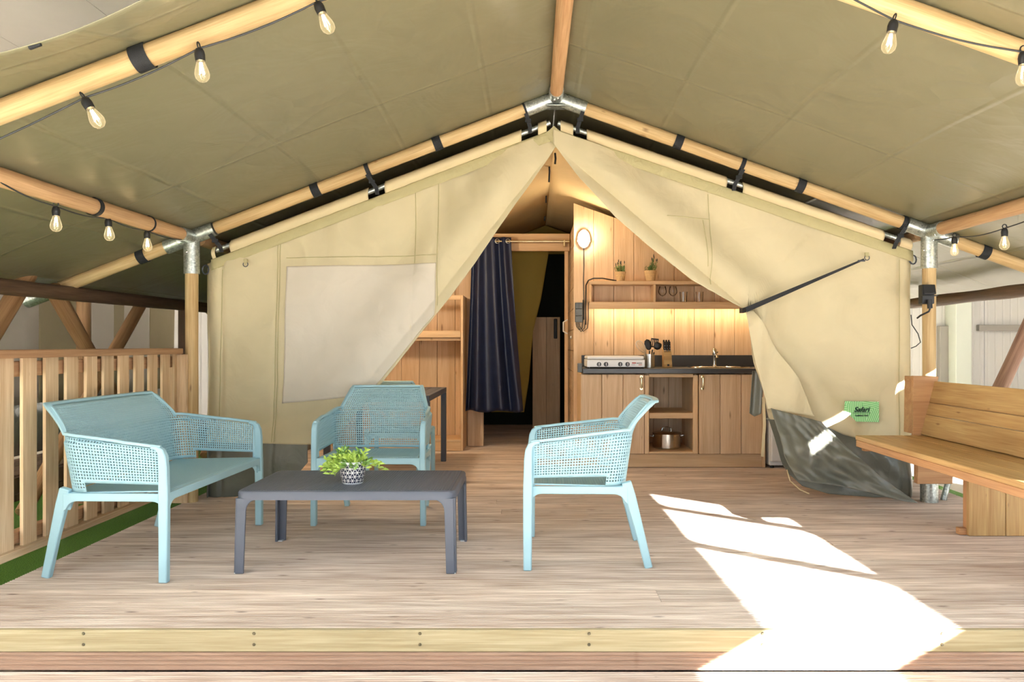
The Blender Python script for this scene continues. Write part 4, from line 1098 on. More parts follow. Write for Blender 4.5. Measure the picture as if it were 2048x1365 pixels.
def door(x0, x1, n, hx):
    d = vboard('door', x0+0.004, x1-0.004, CY0+0.001, CY0+0.012, 0.122, 0.778, M['trimw'], kc)
    w = (x1-x0)/n
    for i in range(n): vboard('door_plank', x0+w*i+0.002, x0+w*(i+1)-0.002, CY0-0.018, CY0, 0.118, 0.782, M['plank'], d)
    zt = PZ(755, CY0-0.03); zb_ = PZ(777, CY0-0.03)
    MB().tube([(hx, CY0-0.018, zt), (hx, CY0-0.045, zt-0.008), (hx, CY0-0.05, (zt+zb_)/2), (hx, CY0-0.045, zb_+0.008), (hx, CY0-0.018, zb_)], 0.007, 8).build('handle', M['brass'], d, smooth=True)
    for z_ in (zt+0.004, zb_-0.004): MB().lathe([(0.0001, 0.004), (0.012, 0.003), (0.014, 0)], n=14).build('handle_rose', M['brass'], d, loc=(hx, CY0-0.018, z_), rot=(PI/2, 0, 0))
door(kx(1161), kx(1288), 3, kx(1282)); door(kx(1397), kx(1524), 3, kx(1404))
# worktop
wt = thing('worktop', 'dark grey kitchen worktop with upstand', 'worktop', (1.2, 6.8, 0.79))
MB().box(kx(1165), kx(1560), CY0-0.035, KY-0.002, 0.790, 0.832).build('slab', M['counter'], wt, bevel=0.004)
MB().box(kx(1172), kx(1560), KY-0.022, KY-0.002, 0.833, 0.935).build('upstand', M['counter'], wt, bevel=0.003)
MB().box(kx(1155), kx(1164), CY0-0.03, CY0+0.02, 0.80, 0.875).build('end_bracket', M['greyplastic'], wt, bevel=0.004)
# stove
st = thing('gas_stove', 'white two burner camping stove on the worktop', 'stove', (0.69, 6.66, 0.833))
sx0, sx1 = PX(1174, 6.5), PX(1290, 6.5)
MB().box(sx0, sx1, 6.50, 6.86, 0.842, 0.905).build('body', M['white'], st, bevel=0.006)
MB().box(sx0+0.002, sx1-0.004, 6.505, 6.86, 0.907, 0.935).build('lid', M['white'], st, bevel=0.010)
for px in (1198, 1212, 1240.5, 1255):
    k_ = MB().lathe([(0.0001, 0.022), (0.012, 0.022), (0.014, 0.006), (0.018, 0.005), (0.019, 0)], n=18).build('knob', M['anth2'], st, smooth=True, loc=(PX(px, 6.5), 6.4995, PZ(729, 6.5)), rot=(PI/2, 0, 0))
    MB().box(-0.002, 0.002, -0.012, 0.012, 0.0221, 0.024).build('pointer', M['white'], k_, local=True)
for a_, b_, c_, d_, mt in ((1264, 1272, 725.5, 727.5, 'red'), (1273, 1284, 725.8, 728.0, 'greypr'), (1263, 1270, 729.5, 730.5, 'greypr'), (1277, 1284, 729.5, 730.6, 'red')):
    MB().box(PX(a_, 6.499), PX(b_, 6.499), 6.4985, 6.4995, PZ(d_, 6.499), PZ(c_, 6.499)).build('print_mark', M[mt], st)
for x in (sx0+0.02, sx1-0.02):
    for y in (6.52, 6.84): MB().lathe([(0.0001, 0), (0.012, 0), (0.012, 0.009), (0.0001, 0.009)], n=12).build('foot', M['rubber'], st, loc=(x, y, 0.833))
# utensil pot and utensils
ux, uy = PX(1299, 6.72), 6.74
up_ = thing('utensil_holder', 'perforated steel utensil holder on the worktop', 'holder', (ux, uy, 0.833))
def cyl(u, v): a_ = u*2*PI; return (0.046*math.cos(a_), 0.046*math.sin(a_), 0.004+v*0.112)
MB().perf(cyl, 22, 9, 0.42, solid=lambda i, j: j in (0, 8)).build('cup', M['steelb'], up_, local=True, solid=0.0015)
MB().lathe([(0.0001, 0.0), (0.046, 0.0), (0.046, 0.006), (0.0001, 0.006)], n=24).build('base', M['steelb'], up_, local=True)
def utensil(nm, lb, head, tip, dx, dy, mat='rubber'):
    t_ = thing(nm, lb, 'utensil', (ux+dx*0.2, uy+dy*0.2, 0.842), 0, 'kitchen utensils in the steel holder')
    a_ = Vector((ux+dx*0.2, uy+dy*0.2, 0.845)); b_ = Vector(tip)
    MB().tube([a_, a_.lerp(b_, 0.5), b_], 0.006, 8).build('handle', M[mat], t_, smooth=True)
    return t_, a_, b_
t_, a_, b_ = utensil('whisk', 'wire balloon whisk leaning left in the holder', None, P(1291, 706, 6.7), -0.1, -0.05, 'steelb')
d_ = (P(1274, 683, 6.68)-b_); n_ = d_.normalized()
for k_ in range(5):
    an = k_*PI/5; sd = Vector((math.cos(an), math.sin(an), 0)); sd = (sd-n_*sd.dot(n_)).normalized()
    pts = [b_+d_*(0.5-0.5*math.cos(PI*u/10)) + sd*0.034*math.sin(PI*min(1, (u/10)**1.25)) for u in range(11)]
    pts2 = [b_+d_*(0.5-0.5*math.cos(PI*u/10)) - sd*0.034*math.sin(PI*min(1, (u/10)**1.25)) for u in range(11)]
    MB().tube(pts+pts2[::-1], 0.0018, 5).build('wire_loop', M['steelb'], t_, smooth=True)
t_, a_, b_ = utensil('serving_spoon', 'black serving spoon in the steel holder', None, P(1299, 702, 6.74), 0.0, 0.0)
c_ = P(1296, 690, 6.73); MB().lathe([(0.0001, -0.05), (0.018, -0.04), (0.030, -0.012), (0.031, 0.012), (0.022, 0.038), (0.0001, 0.050)], n=18, m=Matrix.Scale(0.25, 4, (0, 1, 0)).to_3x3()).build('bowl', M['rubber'], t_, smooth=True, loc=c_, rot=(0, -0.25, 0))
t_, a_, b_ = utensil('slotted_turner', 'black slotted turner standing upright in the holder', None, P(1305, 700, 6.78), 0.04, 0.05)
c_ = P(1309, 686, 6.78)
for k_ in range(5): MB().box(-0.034+0.0145*k_, -0.026+0.0145*k_, -0.002, 0.002, -0.032, 0.03).build('prong', M['rubber'], t_, loc=c_, rot=(0, 0.12, 0))
for z_ in (-0.036, 0.032): MB().box(-0.034, 0.034, -0.002, 0.002, z_-0.006, z_+0.006).build('bar', M['rubber'], t_, loc=c_, rot=(0, 0.12, 0), bevel=0.002)
t_, a_, b_ = utensil('pasta_spoon', 'black slotted ladle leaning right in the holder', None, P(1308, 705, 6.72), 0.1, 0.0)
c_ = P(1315, 692, 6.71); MB().lathe([(0.012, -0.034), (0.030, -0.018), (0.034, 0.004), (0.030, 0.022), (0.022, 0.03)], n=18, m=Matrix.Scale(0.45, 4, (0, 1, 0)).to_3x3()).build('bowl', M['rubber'], t_, smooth=True, loc=c_, rot=(0, 0.45, 0), solid=0.003)
# knife block and knives
kx_, ky_ = PX(1335.5, 6.75), 6.75
kb = thing('knife_block', 'wooden knife block on the worktop', 'knife block', (kx_, ky_, 0.833))
MB().hexa([(kx_-0.035, 6.72, 0.833), (kx_+0.035, 6.72, 0.833), (kx_+0.035, 6.83, 0.833), (kx_-0.035, 6.83, 0.833), (kx_-0.035, 6.76, 0.965), (kx_+0.035, 6.76, 0.965), (kx_+0.035, 6.85, 1.0), (kx_-0.035, 6.85, 1.0)]).build('block', M['bench'], kb, bevel=0.003)
MB().box(kx_-0.009, kx_+0.009, 6.7215, 6.7255, 0.845, 0.862).build('maker_mark', M['rubber'], kb)
for r_ in range(2):
    for i in range(3):
        bx0 = Vector((kx_-0.022+0.022*i, 6.775+0.04*r_, 0.972+0.015*r_)); dr = Vector((0, 0.12, 1)).normalized()
        row = ('front', 'back')[r_]; side = ('left', 'middle', 'right')[i]
        t_ = thing('kitchen_knife', f'black handled kitchen knife, {side} of the {row} row in the block', 'knife', tuple(bx0), 0, 'knives in the wooden block')
        MB().sweep([bx0+dr*0.006, bx0+dr*0.05, bx0+dr*0.085+Vector((0, 0.004, 0))], [(-0.007, -0.009), (0.007, -0.009), (0.007, 0.009), (-0.007, 0.009)], up=(0, 1, 0)).build('handle', M['rubber'], t_, bevel=0.003)
        MB().sweep([bx0, bx0+dr*0.008], [(-0.008, -0.010), (0.008, -0.010), (0.008, 0.010), (-0.008, 0.010)], up=(0, 1, 0)).build('bolster', M['steel'], t_)
        for s_ in (0.025, 0.05): MB().lathe([(0.0001, 0.001), (0.002, 0.001), (0.002, 0)], n=8).build('rivet', M['steel'], t_, loc=bx0+dr*s_+Vector((0, -0.0095, 0)), rot=(PI/2, 0, 0))
# sink and tap
sk_ = thing('kitchen_sink', 'inset steel sink in the worktop', 'sink', (PX(1440, 6.75), 6.75, 0.832))
s0, s1 = PX(1385, 6.6), PX(1505, 6.6)
ri = MB(); outer = []
for k_ in range(32):
    a_ = 2*PI*k_/32; cx_, cy_ = math.cos(a_), math.sin(a_)
    outer.append((((abs(cx_)**0.5)*math.copysign(1, cx_)), ((abs(cy_)**0.5)*math.copysign(1, cy_))))
lv = [(1.0, 0.0), (0.985, 0.006), (0.9, 0.005), (0.86, -0.003)]
cxs, cys, hx_, hy_ = (s0+s1)/2, 6.74, (s1-s0)/2, 0.19
vv = []; ff = []
for (sc_, zz) in lv:
    for ox, oy in outer: vv.append((cxs+ox*hx_*sc_, cys+oy*hy_*sc_, 0.834+zz))
n_ = len(outer)
for j in range(len(lv)-1):
    for k_ in range(n_): ff.append((j*n_+k_, j*n_+(k_+1) % n_, (j+1)*n_+(k_+1) % n_, (j+1)*n_+k_))
ff.append(tuple(3*n_+k_ for k_ in range(n_)))
ri.add(vv, ff).build('basin_rim', M['steel'], sk_, smooth=True)
tp = thing('kitchen_tap', 'small chrome tap behind the sink', 'tap', (PX(1429, 6.98), 6.98, 0.833))
MB().lathe([(0.0001, 0), (0.024, 0), (0.024, 0.01), (0.016, 0.016), (0.015, 0.10), (0.020, 0.115), (0.020, 0.15), (0.012, 0.165), (0.0001, 0.167)], n=18).build('body', M['steel'], tp, smooth=True, local=True)
MB().tube([(0, 0, 0.09), (0, -0.05, 0.105), (0, -0.10, 0.095), (0, -0.105, 0.08)], 0.010, 10).build('spout', M['steel'], tp, smooth=True, local=True)
MB().tube([(0.012, 0, 0.12), (0.03, -0.005, 0.135)], 0.006, 8).build('lever', M['steel'], tp, smooth=True, local=True)
# cooking pot
po = thing('cooking_pot', 'steel cooking pot with lid in the open cabinet bay', 'pot', (PX(1334, 6.72), 6.74, 0.136))
MB().lathe([(0.0001, 0.0), (0.112, 0.0), (0.120, 0.008), (0.120, 0.125), (0.125, 0.128), (0.118, 0.128), (0.116, 0.01), (0.0001, 0.006)], n=36).build('body', M['steel'], po, smooth=True, local=True)
ld = MB().lathe([(0.124, 0.129), (0.120, 0.135), (0.08, 0.146), (0.0001, 0.150)], n=36).build('lid', M['steel'], po, smooth=True, local=True)
MB().tube([(-0.042, 0, 0.145), (-0.036, 0, 0.170), (0, 0, 0.182), (0.036, 0, 0.170), (0.042, 0, 0.145)], 0.0045, 8).build('lid_handle', M['steel'], ld, smooth=True, local=True)
for s_ in (-1, 1): MB().tube([(s_*0.119, -0.03, 0.10), (s_*0.152, -0.022, 0.106), (s_*0.152, 0.022, 0.106), (s_*0.119, 0.03, 0.10)], 0.005, 8).build('side_handle', M['steel'], po, smooth=True, local=True)
# fridge behind the tied flap
fg = thing('small_fridge', 'white fridge beside the kitchen cabinet behind the flap', 'fridge', (2.16, 6.7, 0))
MB().box(1.97, 2.38, 6.48, 6.98, 0.02, 0.775).build('body', M['white'], fg, bevel=0.012); MB().box(1.97, 2.38, 6.43, 6.475, 0.06, 0.775).build('door', M['white'], fg, bevel=0.012)
for x in (2.0, 2.34): MB().lathe([(0.0001, 0.001), (0.015, 0.001), (0.015, 0.022), (0.0001, 0.022)], n=12).build('foot', M['rubber'], fg, loc=(x, 6.5, 0))

# wall shelf
sh = thing('wall_shelf', 'long spruce box shelf with light strip above the worktop', 'shelf', (1.3, 7.0, 1.35))
HY0 = 6.92
hx0, hx1 = PX(1179, HY0), 2.16
hboard_x('top_board', hx0, hx1, HY0, KY-0.002, 1.567, 1.600, M['trimw'], sh); hboard_x('bottom_board', hx0+0.022, hx1-0.022, HY0+0.02, KY-0.002, 1.385, 1.405, M['trimw'], sh)
hboard_x('front_lip', hx0, hx1, HY0-0.004, HY0+0.018, 1.350, 1.412, M['trimw'], sh)
vboard_x('end_board', hx0, hx0+0.02, HY0+0.002, KY-0.002, 1.413, 1.566, M['trimw'], sh); vboard_x('end_board', hx1-0.02, hx1, HY0+0.02, KY-0.002, 1.413, 1.566, M['trimw'], sh)
dv = PX(1307, HY0); vboard_x('divider', dv, dv+0.022, HY0+0.004, KY-0.002, 1.407, 1.566, M['trimw'], sh)
MB().box(hx0+0.03, hx1-0.03, HY0+0.03, HY0+0.045, 1.372, 1.384).build('light_strip', M['led'], sh)
ll = bpy.data.lights.new('shelf_led', 'AREA'); ll.shape = 'RECTANGLE'; ll.size = hx1-hx0-0.06; ll.size_y = 0.03; ll.energy = 2.1; ll.color = (1.0, 0.76, 0.46)
lo = bpy.data.objects.new('shelf_led', ll); col.objects.link(lo); lo.location = ((hx0+hx1)/2, HY0+0.10, 1.378); attach(lo, sh)
# lavender pots
def lavender(px, lb, s=1.0, lean=0.0):
    x = PX(px, 7.0); t_ = thing('lavender_pot', lb, 'plant', (x, 7.0, 1.6005), 0, 'small kraft wrapped lavender pots')
    MB().lathe([(0.0001, 0), (0.034*s, 0), (0.050*s, 0.085*s), (0.047*s, 0.087*s), (0.044*s, 0.072*s), (0.0001, 0.07*s)], n=22).build('wrapped_pot', M['paper'], t_, smooth=True, local=True)
    tw = MB().tube([(0.0445*s*math.cos(a*PI/10), 0.0445*s*math.sin(a*PI/10), 0.052*s) for a in range(20)], 0.002, 5, closed=True)
    tw.tube([(0, -0.045*s, 0.052*s), (-0.012, -0.056*s, 0.066*s), (-0.004, -0.058*s, 0.074*s), (0, -0.048*s, 0.053*s), (0.014, -0.054*s, 0.062*s), (0.02, -0.05*s, 0.03*s)], 0.0018, 5)
    tw.build('twine', M['twine'], t_, local=True)
    rnd = random.Random(px)
    for i in range(26):
        an = rnd.random()*2*PI; rr = rnd.uniform(0.0, 0.035)*s; h_ = rnd.uniform(0.05, 0.10)*s*(1.25 if i > 18 else 0.8)
        b0 = Vector((rr*math.cos(an), rr*math.sin(an), 0.07*s)); b1 = b0+Vector((rr*0.5*math.cos(an)+lean*h_+rnd.uniform(-.01, .01), rr*0.5*math.sin(an), h_))
        m = MB(); nl = 6
        m.tube([b0, b0.lerp(b1, 0.5), b1], 0.0012, 4)
        for k_ in range(nl):
            c0 = b0.lerp(b1, 0.15+0.8*k_/nl); a2 = rnd.random()*2*PI; dv_ = Vector((math.cos(a2), math.sin(a2), 1.2)).normalized()*0.026*s; sd = dv_.cross(Vector((0, 0, 1))).normalized()*0.003
            m.add([c0, c0+dv_*0.5+sd, c0+dv_, c0+dv_*0.5-sd], [(0, 1, 2, 3)])
        sp = m.build('sprig', M['lav'], t_, local=True, fix=False)
        if i > 18:
            f_ = MB().lathe([(0.0001, 0), (0.004, 0.006), (0.004, 0.022), (0.0001, 0.032)], n=7).build('flower_spike', M['lavf'], sp, local=True, loc=tuple(b1), smooth=True)
lavender(1241, 'smaller kraft wrapped lavender pot, left on the wall shelf', 1.0, -0.1); lavender(1301, 'larger kraft wrapped lavender pot leaning right on the wall shelf', 1.12, 0.3)
# glasses
def wine(px, lb):
    t_ = thing('wine_glass', lb, 'glass', (PX(px, 6.98), 6.98, 1.4055), 0, 'wine glasses on the wall shelf')
    MB().lathe([(0.0001, 0.001), (0.032, 0.001), (0.030, 0.004), (0.005, 0.008)], n=24).build('foot', M['glass'], t_, smooth=True, local=True)
    MB().lathe([(0.005, 0.008), (0.0035, 0.03), (0.0045, 0.062)], n=12).build('stem', M['glass'], t_, smooth=True, local=True)
    MB().lathe([(0.0045, 0.062), (0.020, 0.070), (0.034, 0.088), (0.036, 0.105), (0.028, 0.148)], n=26).build('bowl', M['glass'], t_, smooth=True, local=True, solid=0.0015)
wine(1325, 'wine glass beside the shelf divider'); wine(1346, 'wine glass second from the shelf divider')
def tumbler(px, lb):
    o = MB().lathe([(0.0001, 0.002), (0.024, 0.0), (0.028, 0.004), (0.034, 0.10), (0.0325, 0.10), (0.026, 0.010), (0.0001, 0.010)], n=26).build('tumbler', M['glass'], smooth=True, loc=(PX(px, 6.98), 6.98, 1.4055)); tag(o, lb, 'glass', 'tumblers on the wall shelf')
tumbler(1367, 'clear tumbler right of the wine glasses'); tumbler(1399, 'clear tumbler standing farthest right on the shelf')
# wall lamp
wlp = thing('bulkhead_lamp', 'lit oval bulkhead lamp with wire guard on the plank wall', 'lamp', (PX(1167.5, 7.08), 7.09, PZ(478, 7.08)))
ov = Matrix.Diagonal((1.0, 1.45, 1.0))
MB().lathe([(0.0001, 0), (0.058, 0), (0.058, 0.016), (0.052, 0.022), (0.0001, 0.022)], n=28, m=ov).build('base', M['white'], wlp, local=True, smooth=True, rot=(PI/2, 0, 0))
MB().lathe([(0.049, 0.022), (0.047, 0.04), (0.036, 0.058), (0.018, 0.068), (0.0001, 0.070)], n=28, m=ov).build('globe', M['lampg'], wlp, local=True, smooth=True, rot=(PI/2, 0, 0))
gd = MB()
for zz in (-0.03, -0.055): gd.tube([(0.053*math.cos(a*PI/8)*(1 if zz > -0.05 else 0.75), -0.022-0.052*math.sin(a*PI/8), zz) for a in range(9)], 0.003, 6)
for xx in (-0.022, 0.022): gd.tube([(xx, -0.022-0.05*math.sin(a*PI/8), -0.078*math.cos(a*PI/8)) for a in range(5)], 0.003, 6)
gd.build('wire_guard', M['brass'], wlp, local=True, smooth=True)
for s_ in (-1, 1): MB().box(s_*0.06-0.007, s_*0.06+0.007, -0.02, 0, -0.03, -0.01).build('lug', M['brass'], wlp, local=True, bevel=0.003)
# hanging lantern added unseen behind the left front wall to brighten the interior
pl_ = thing('fill_lamp', 'round lantern added unseen inside the tent behind the left canvas wall', 'fill lamp', (-1.25, 6.05, 1.80))
MB().lathe([(0.0001, -0.10), (0.06, -0.085), (0.095, -0.03), (0.095, 0.03), (0.06, 0.085), (0.02, 0.10)], n=24).build('shade', emis('glowing fill shell', (1.0, 0.86, 0.66, 1), 75), pl_, local=True, smooth=True)
MB().tube([(0, 0, 0.09), (0, 0, 0.17)], 0.004, 6).build('cord', M['rubber'], pl_, local=True)
# switch box + cables
sb = thing('socket_box', 'tall grey socket box with cables on the plank wall', 'socket', (PX(1157, 7.08), 7.09, PZ(646, 7.08)))
bx0_, bx1_ = PX(1150, 7.08), PX(1164.5, 7.08)
for z0_, z1_ in ((606, 618), (618.5, 632), (632.5, 645)):
    MB().box(bx0_, bx1_, 7.045, 7.099, PZ(z1_, 7.08), PZ(z0_, 7.08)).build('module', M['greyplastic'], sb, bevel=0.004)
MB().box((bx0_+bx1_)/2-0.001, (bx0_+bx1_)/2+0.001, 7.043, 7.046, PZ(617, 7.08), PZ(607, 7.08)).build('rocker_gap', M['rubber'], sb)
for a_, b_, c_ in ((1152, 1160, 660), (1155, 1165, 664), (1158, 1171, 663)):
    MB().tube([P(a_, 646, 7.08), P(a_+1, 653, 7.08), P((a_+b_)/2+2, c_, 7.08), P(b_+4, 657, 7.085), P(b_+6, 640, 7.09), P(b_+6, 600, 7.09)], 0.004, 6).build('cable', M['cable'], sb, smooth=True)
o = MB().tube([P(1167.5, 497, 7.088), P(1168, 530, 7.088), P(1167, 560, 7.088), P(1168, 605, 7.088), P(1168, 640, 7.09)], 0.005, 6).build('lamp_cable', M['cable'], smooth=True); tag(o, 'dark cable running down from the bulkhead lamp', 'cable')
o = MB().tube([P(1171.5, 650, 7.06), P(1171.5, 600, 7.05), P(1172, 571, 7.04), P(1177, 561, 6.98), P(1187, 557, 6.98), P(1205, 557, 6.98), P(1222, 560, 7.0), P(1234, 562, 7.05)], 0.006, 8).build('shelf_cable', M['rubber'], smooth=True); tag(o, 'black cable arching over the left end of the wall shelf', 'cable')
# outdoor socket on the right post
os_ = thing('outdoor_socket', 'black outdoor socket with open flap on the right post', 'socket', tuple(P(1852, 607, 5.04)))
c_ = P(1853, 590, 5.03)
MB().box(c_.x-0.04, c_.x+0.04, 5.005, 5.06, c_.z-0.06, c_.z+0.065).build('housing', M['rubber'], os_, bevel=0.006)
MB().box(-0.042, 0.036, -0.010, 0.0, -0.065, 0.0).build('flap', M['rubber'], os_, loc=(c_.x, 5.0, c_.z+0.062), rot=(-0.25, 0, 0), bevel=0.004)
MB().box(-0.05, 0.035, -0.05, 0.0, -0.004, 0.002).build('flap_edge', M['rubber'], os_, loc=(c_.x, 5.003, c_.z-0.005), rot=(0.1, 0, 0), bevel=0.002)
MB().tube([(c_.x-0.002, 4.99, c_.z-0.035), (c_.x, 4.985, c_.z-0.09)], 0.016, 10).build('plug', M['rubber'], os_, smooth=True)
MB().tube([(c_.x, 4.985, c_.z-0.09), (c_.x-0.005, 4.99, c_.z-0.11), (c_.x-0.04, 5.03, c_.z-0.135), (c_.x-0.045, 5.06, c_.z-0.15)], 0.006, 8).build('cord', M['rubber'], os_, smooth=True)
o = MB().tube([P(1822, 630, 5.3), P(1824, 650, 5.3), P(1836, 668, 5.3), P(1841, 685, 5.3), P(1832, 693, 5.3), P(1822, 697, 5.3)], 0.0035, 6).build('loose_wire', M['rubber'], smooth=True); tag(o, 'thin black wire looping between right canvas edge and post', 'cable')

# ================================================================== PERFORATED SEATS
def make_seat(name, label, cat, hw, group=None, arms=True):
    """moulded perforated chair, local: x across, y from front (0) to back, z up; faces -y"""
    t_ = thing(name, label, cat, (0, 0, 0), 0, group)
    mt = M['aqua']; pit = 0.0128; R = 0.085
    ZS, ZA, ZT = 0.385, 0.606, 0.762
    def yb(z):                                          # back surface
        if z < ZA: return 0.500-0.03*(ZA-z)/(ZA-ZS)
        u = (z-ZA)/(ZT-ZA); return 0.500+0.045*u+0.065*u*u
    def hx(z):
        if z < ZA: return hw-0.018*(ZA-z)/(ZA-ZS)
        u = (z-ZA)/(ZT-ZA); return hw-0.012-0.052*u
    n1 = int(0.38/pit); n2 = 10; hb = hw-R; n3 = int(2*hb/pit)
    cols = 2*n1+2*n2+n3
    def plan(c, z):                                     # c in columns, left front -> back -> right front
        h_, b_ = hx(z), yb(z); y0 = 0.035
        if c <= n1: f = c/n1; return Vector((-h_, y0+(b_-R-y0)*f, z))
        if c <= n1+n2: a_ = (c-n1)/n2*PI/2; return Vector((-h_+R-R*math.cos(a_), b_-R+R*math.sin(a_), z))
        if c <= n1+n2+n3: f = (c-n1-n2)/n3; bow = 0.012*math.sin(PI*f); return Vector((-h_+R+(2*(h_-R))*f, b_+bow, z))
        if c <= n1+2*n2+n3: a_ = (c-n1-n2-n3)/n2*PI/2; return Vector((h_-R+R*math.sin(a_), b_-R+R*math.cos(a_), z))
        f = (c-n1-2*n2-n3)/n1; return Vector((h_, b_-R-(b_-R-y0)*f, z))
    def top(c):                                         # arm line rises a little to the back
        p = plan(c, ZA); return 0.585+0.052*min(1, max(0, (p.y-0.03)/0.42))
    rows = int((ZA-ZS)/pit)
    def low(u, v):
        c = u*cols; z = ZS+(top(c)-0.012-ZS)*v; return plan(c, z)
    def skip(i, j):
        side = i < n1 or i >= cols-n1
        if not arms and (i < n1+n2-3 or i >= cols-n1-n2+3): return True
        return side and j < 3 and (i > 0 and i < n1-1 if i < n1 else (i > cols-n1 and i < cols-1))
    def solid(i, j):
        side = i < n1 or i >= cols-n1
        e = min(i, cols-1-i)
        return e < 1 or (side and j == 3) or (j < 1)
    m = MB().perf(low, cols, rows, 0.58, solid, skip)
    if arms:
        sp = m.build('side_shell', mt, t_, local=True, solid=0.006, smooth=True, fix=False)
    else:
        m.build('lower_back', mt, t_, local=True, solid=0.006, smooth=True, fix=False)
    c0, c1 = n1+n2*0.45, cols-n1-n2*0.45
    nc = int(c1-c0); nr = int((ZT-ZA+0.02)/pit)
    def upp(u, v):
        zt0 = top(c0)-0.012
        c = c0+(c1-c0)*u; z0 = top(c)-0.012; z = z0+(ZT-0.008-z0)*v
        return plan(c, z)
    MB().perf(upp, nc, nr, 0.58, lambda i, j: i < 1 or i >= nc-1 or j >= nr-1).build('backrest', mt, t_, local=True, solid=0.006, smooth=True, fix=False)
    # rim along arms and back
    path = []; ups = []
    def push(p, o_): path.append(p); ups.append(o_)
    def outw(c, z):
        e = 0.5; q = plan(min(c+e, cols), z)-plan(max(c-e, 0), z); return Vector((q.y, -q.x, 0)).normalized()*-1
    K = 14
    def arm_side(rev):
        pts = []
        cs = [c0*k_/K for k_ in range(K+1)]
        for c in cs:
            pts.append((plan(c, top(c)), outw(c, top(c))))
        zc = top(c0)
        for k_ in range(1, 9):
            u = k_/8; z = zc+(ZT-zc)*u; cc = c0+1.2*math.sin(u*PI/2)*n2/10
            pts.append((plan(cc, z), outw(c0, z)))
        return pts
    L_ = arm_side(False)
    mir = [(Vector((-p.x, p.y, p.z)), Vector((-o_.x, o_.y, 0))) for p, o_ in L_][::-1]
    topn = 12; ca = c0+1.2*n2/10
    mid = [(plan(ca+(cols-2*ca)*k_/topn, ZT), outw(ca+(cols-2*ca)*k_/topn, ZT)) for k_ in range(1, topn)]
    seq = L_+mid+mir
    if not arms: seq = L_[K:]+mid+mir[:len(mir)-K]
    path = [p for p, _ in seq]; ups = [o_ for _, o_ in seq]
    def rsec(i):
        w = 0.012+0.012*sstep(ZA, ZT, path[i].z); return [(-0.007, -0.006), (0.007, -0.006), (0.007, w), (-0.007, w)]
    MB().sweep(path, rsec, up=lambda i: ups[i]).build('rim', mt, t_, local=True, smooth=True, bevel=0.003)
    # seat
    ns, nd_ = int(2*(hw-0.03)/pit), int(0.455/pit)
    def seat(u, v):
        x = (u-0.5)*2*(hw-0.028); y = 0.012+0.458*v
        z = 0.388-0.010*v-0.016*math.sin(PI*v)*math.sin(PI*u)-0.012*max(0, (0.08-v)/0.08)**2
        return (x, y, z)
    MB().perf(seat, ns, nd_, 0.55, lambda i, j: j < 1 or i < 1 or i >= ns-1).build('seat', mt, t_, local=True, solid=0.006, smooth=True, fix=False)
    # frame rails with filleted ends
    def fillet_rail(L, z0, z1, drop=0.045, r=0.05):
        pts = [(0, z1), (0, z0-drop)]
        for k_ in range(1, 6): a_ = k_/6*PI/2; pts.append((0.012+r*(1-math.cos(a_)), z0-drop+drop*math.sin(a_)))
        pts.append((0.012+r, z0)); n_ = len(pts)
        rt = [(L-x, z) for x, z in pts[1:]][::-1]
        return pts+rt+[(L, z1)]
    pr = fillet_rail(2*hw-0.02, 0.350, 0.385)
    MB().prism(pr, lambda u, v, a: (u-hw+0.01, a, v), 0.004, 0.020).build('front_rail', mt, t_, local=True, bevel=0.003)
    pr = fillet_rail(0.455, 0.345, 0.380)
    for s_ in (-1, 1):
        MB().prism(pr, lambda u, v, a: (s_*(hw-0.012-a), 0.02+u, v), 0.0, 0.016).build('side_rail', mt, t_, local=True, bevel=0.003)
    MB().prism(fillet_rail(2*(hw-0.04), 0.345, 0.378), lambda u, v, a: (u-hw+0.04, a, v), 0.458, 0.474).build('rear_rail', mt, t_, local=True, bevel=0.003)
    # legs
    for s_ in (-1, 1):
        if arms:
            pts = [(s_*(hw+0.003), 0.018, 0.0), (s_*(hw+0.002), 0.018, 0.2), (s_*hw, 0.019, 0.36), (s_*hw, 0.021, 0.50), (s_*hw, 0.024, 0.545), (s_*hw, 0.032, 0.568), (s_*hw, 0.048, 0.581), (s_*hw, 0.075, 0.586)]
            wd = [0.019, 0.020, 0.021, 0.019, 0.017, 0.014, 0.010, 0.007]
        else:
            pts = [(s_*(hw-0.01), 0.02, 0.0), (s_*(hw-0.01), 0.02, 0.2), (s_*(hw-0.012), 0.02, 0.38)]; wd = [0.016, 0.018, 0.02]
        MB().sweep(pts, lambda i: [(-0.016, -wd[i]), (0.016, -wd[i]), (0.016, wd[i]), (-0.016, wd[i])], up=lambda i: Vector((0, -1, 0)) if i < 5 else Vector((0, -1, 1.0))).build('leg', mt, t_, local=True, smooth=True, bevel=0.005)
        x1 = hw-0.055
        pts = [(s_*x1, 0.575, 0.0), (s_*(x1+0.012), 0.530, 0.18), (s_*(x1+0.022), 0.490, 0.33), (s_*(x1+0.028), 0.470, 0.40)]
        wd2 = [0.018, 0.020, 0.024, 0.022]
        MB().sweep(pts, lambda i: [(-0.016, -wd2[i]), (0.016, -wd2[i]), (0.016, wd2[i]), (-0.016, wd2[i])], up=(0, -1, 0)).build('leg', mt, t_, local=True, smooth=True, bevel=0.005)
    return t_
# loveseat at left, facing +x
ls = make_seat('loveseat', 'pale aqua perforated two seat bench beside the fence', 'loveseat', 0.535)
ls.location = (-1.562, 3.90, 0.001); ls.rotation_euler = (0, 0, PI/2-0.03)
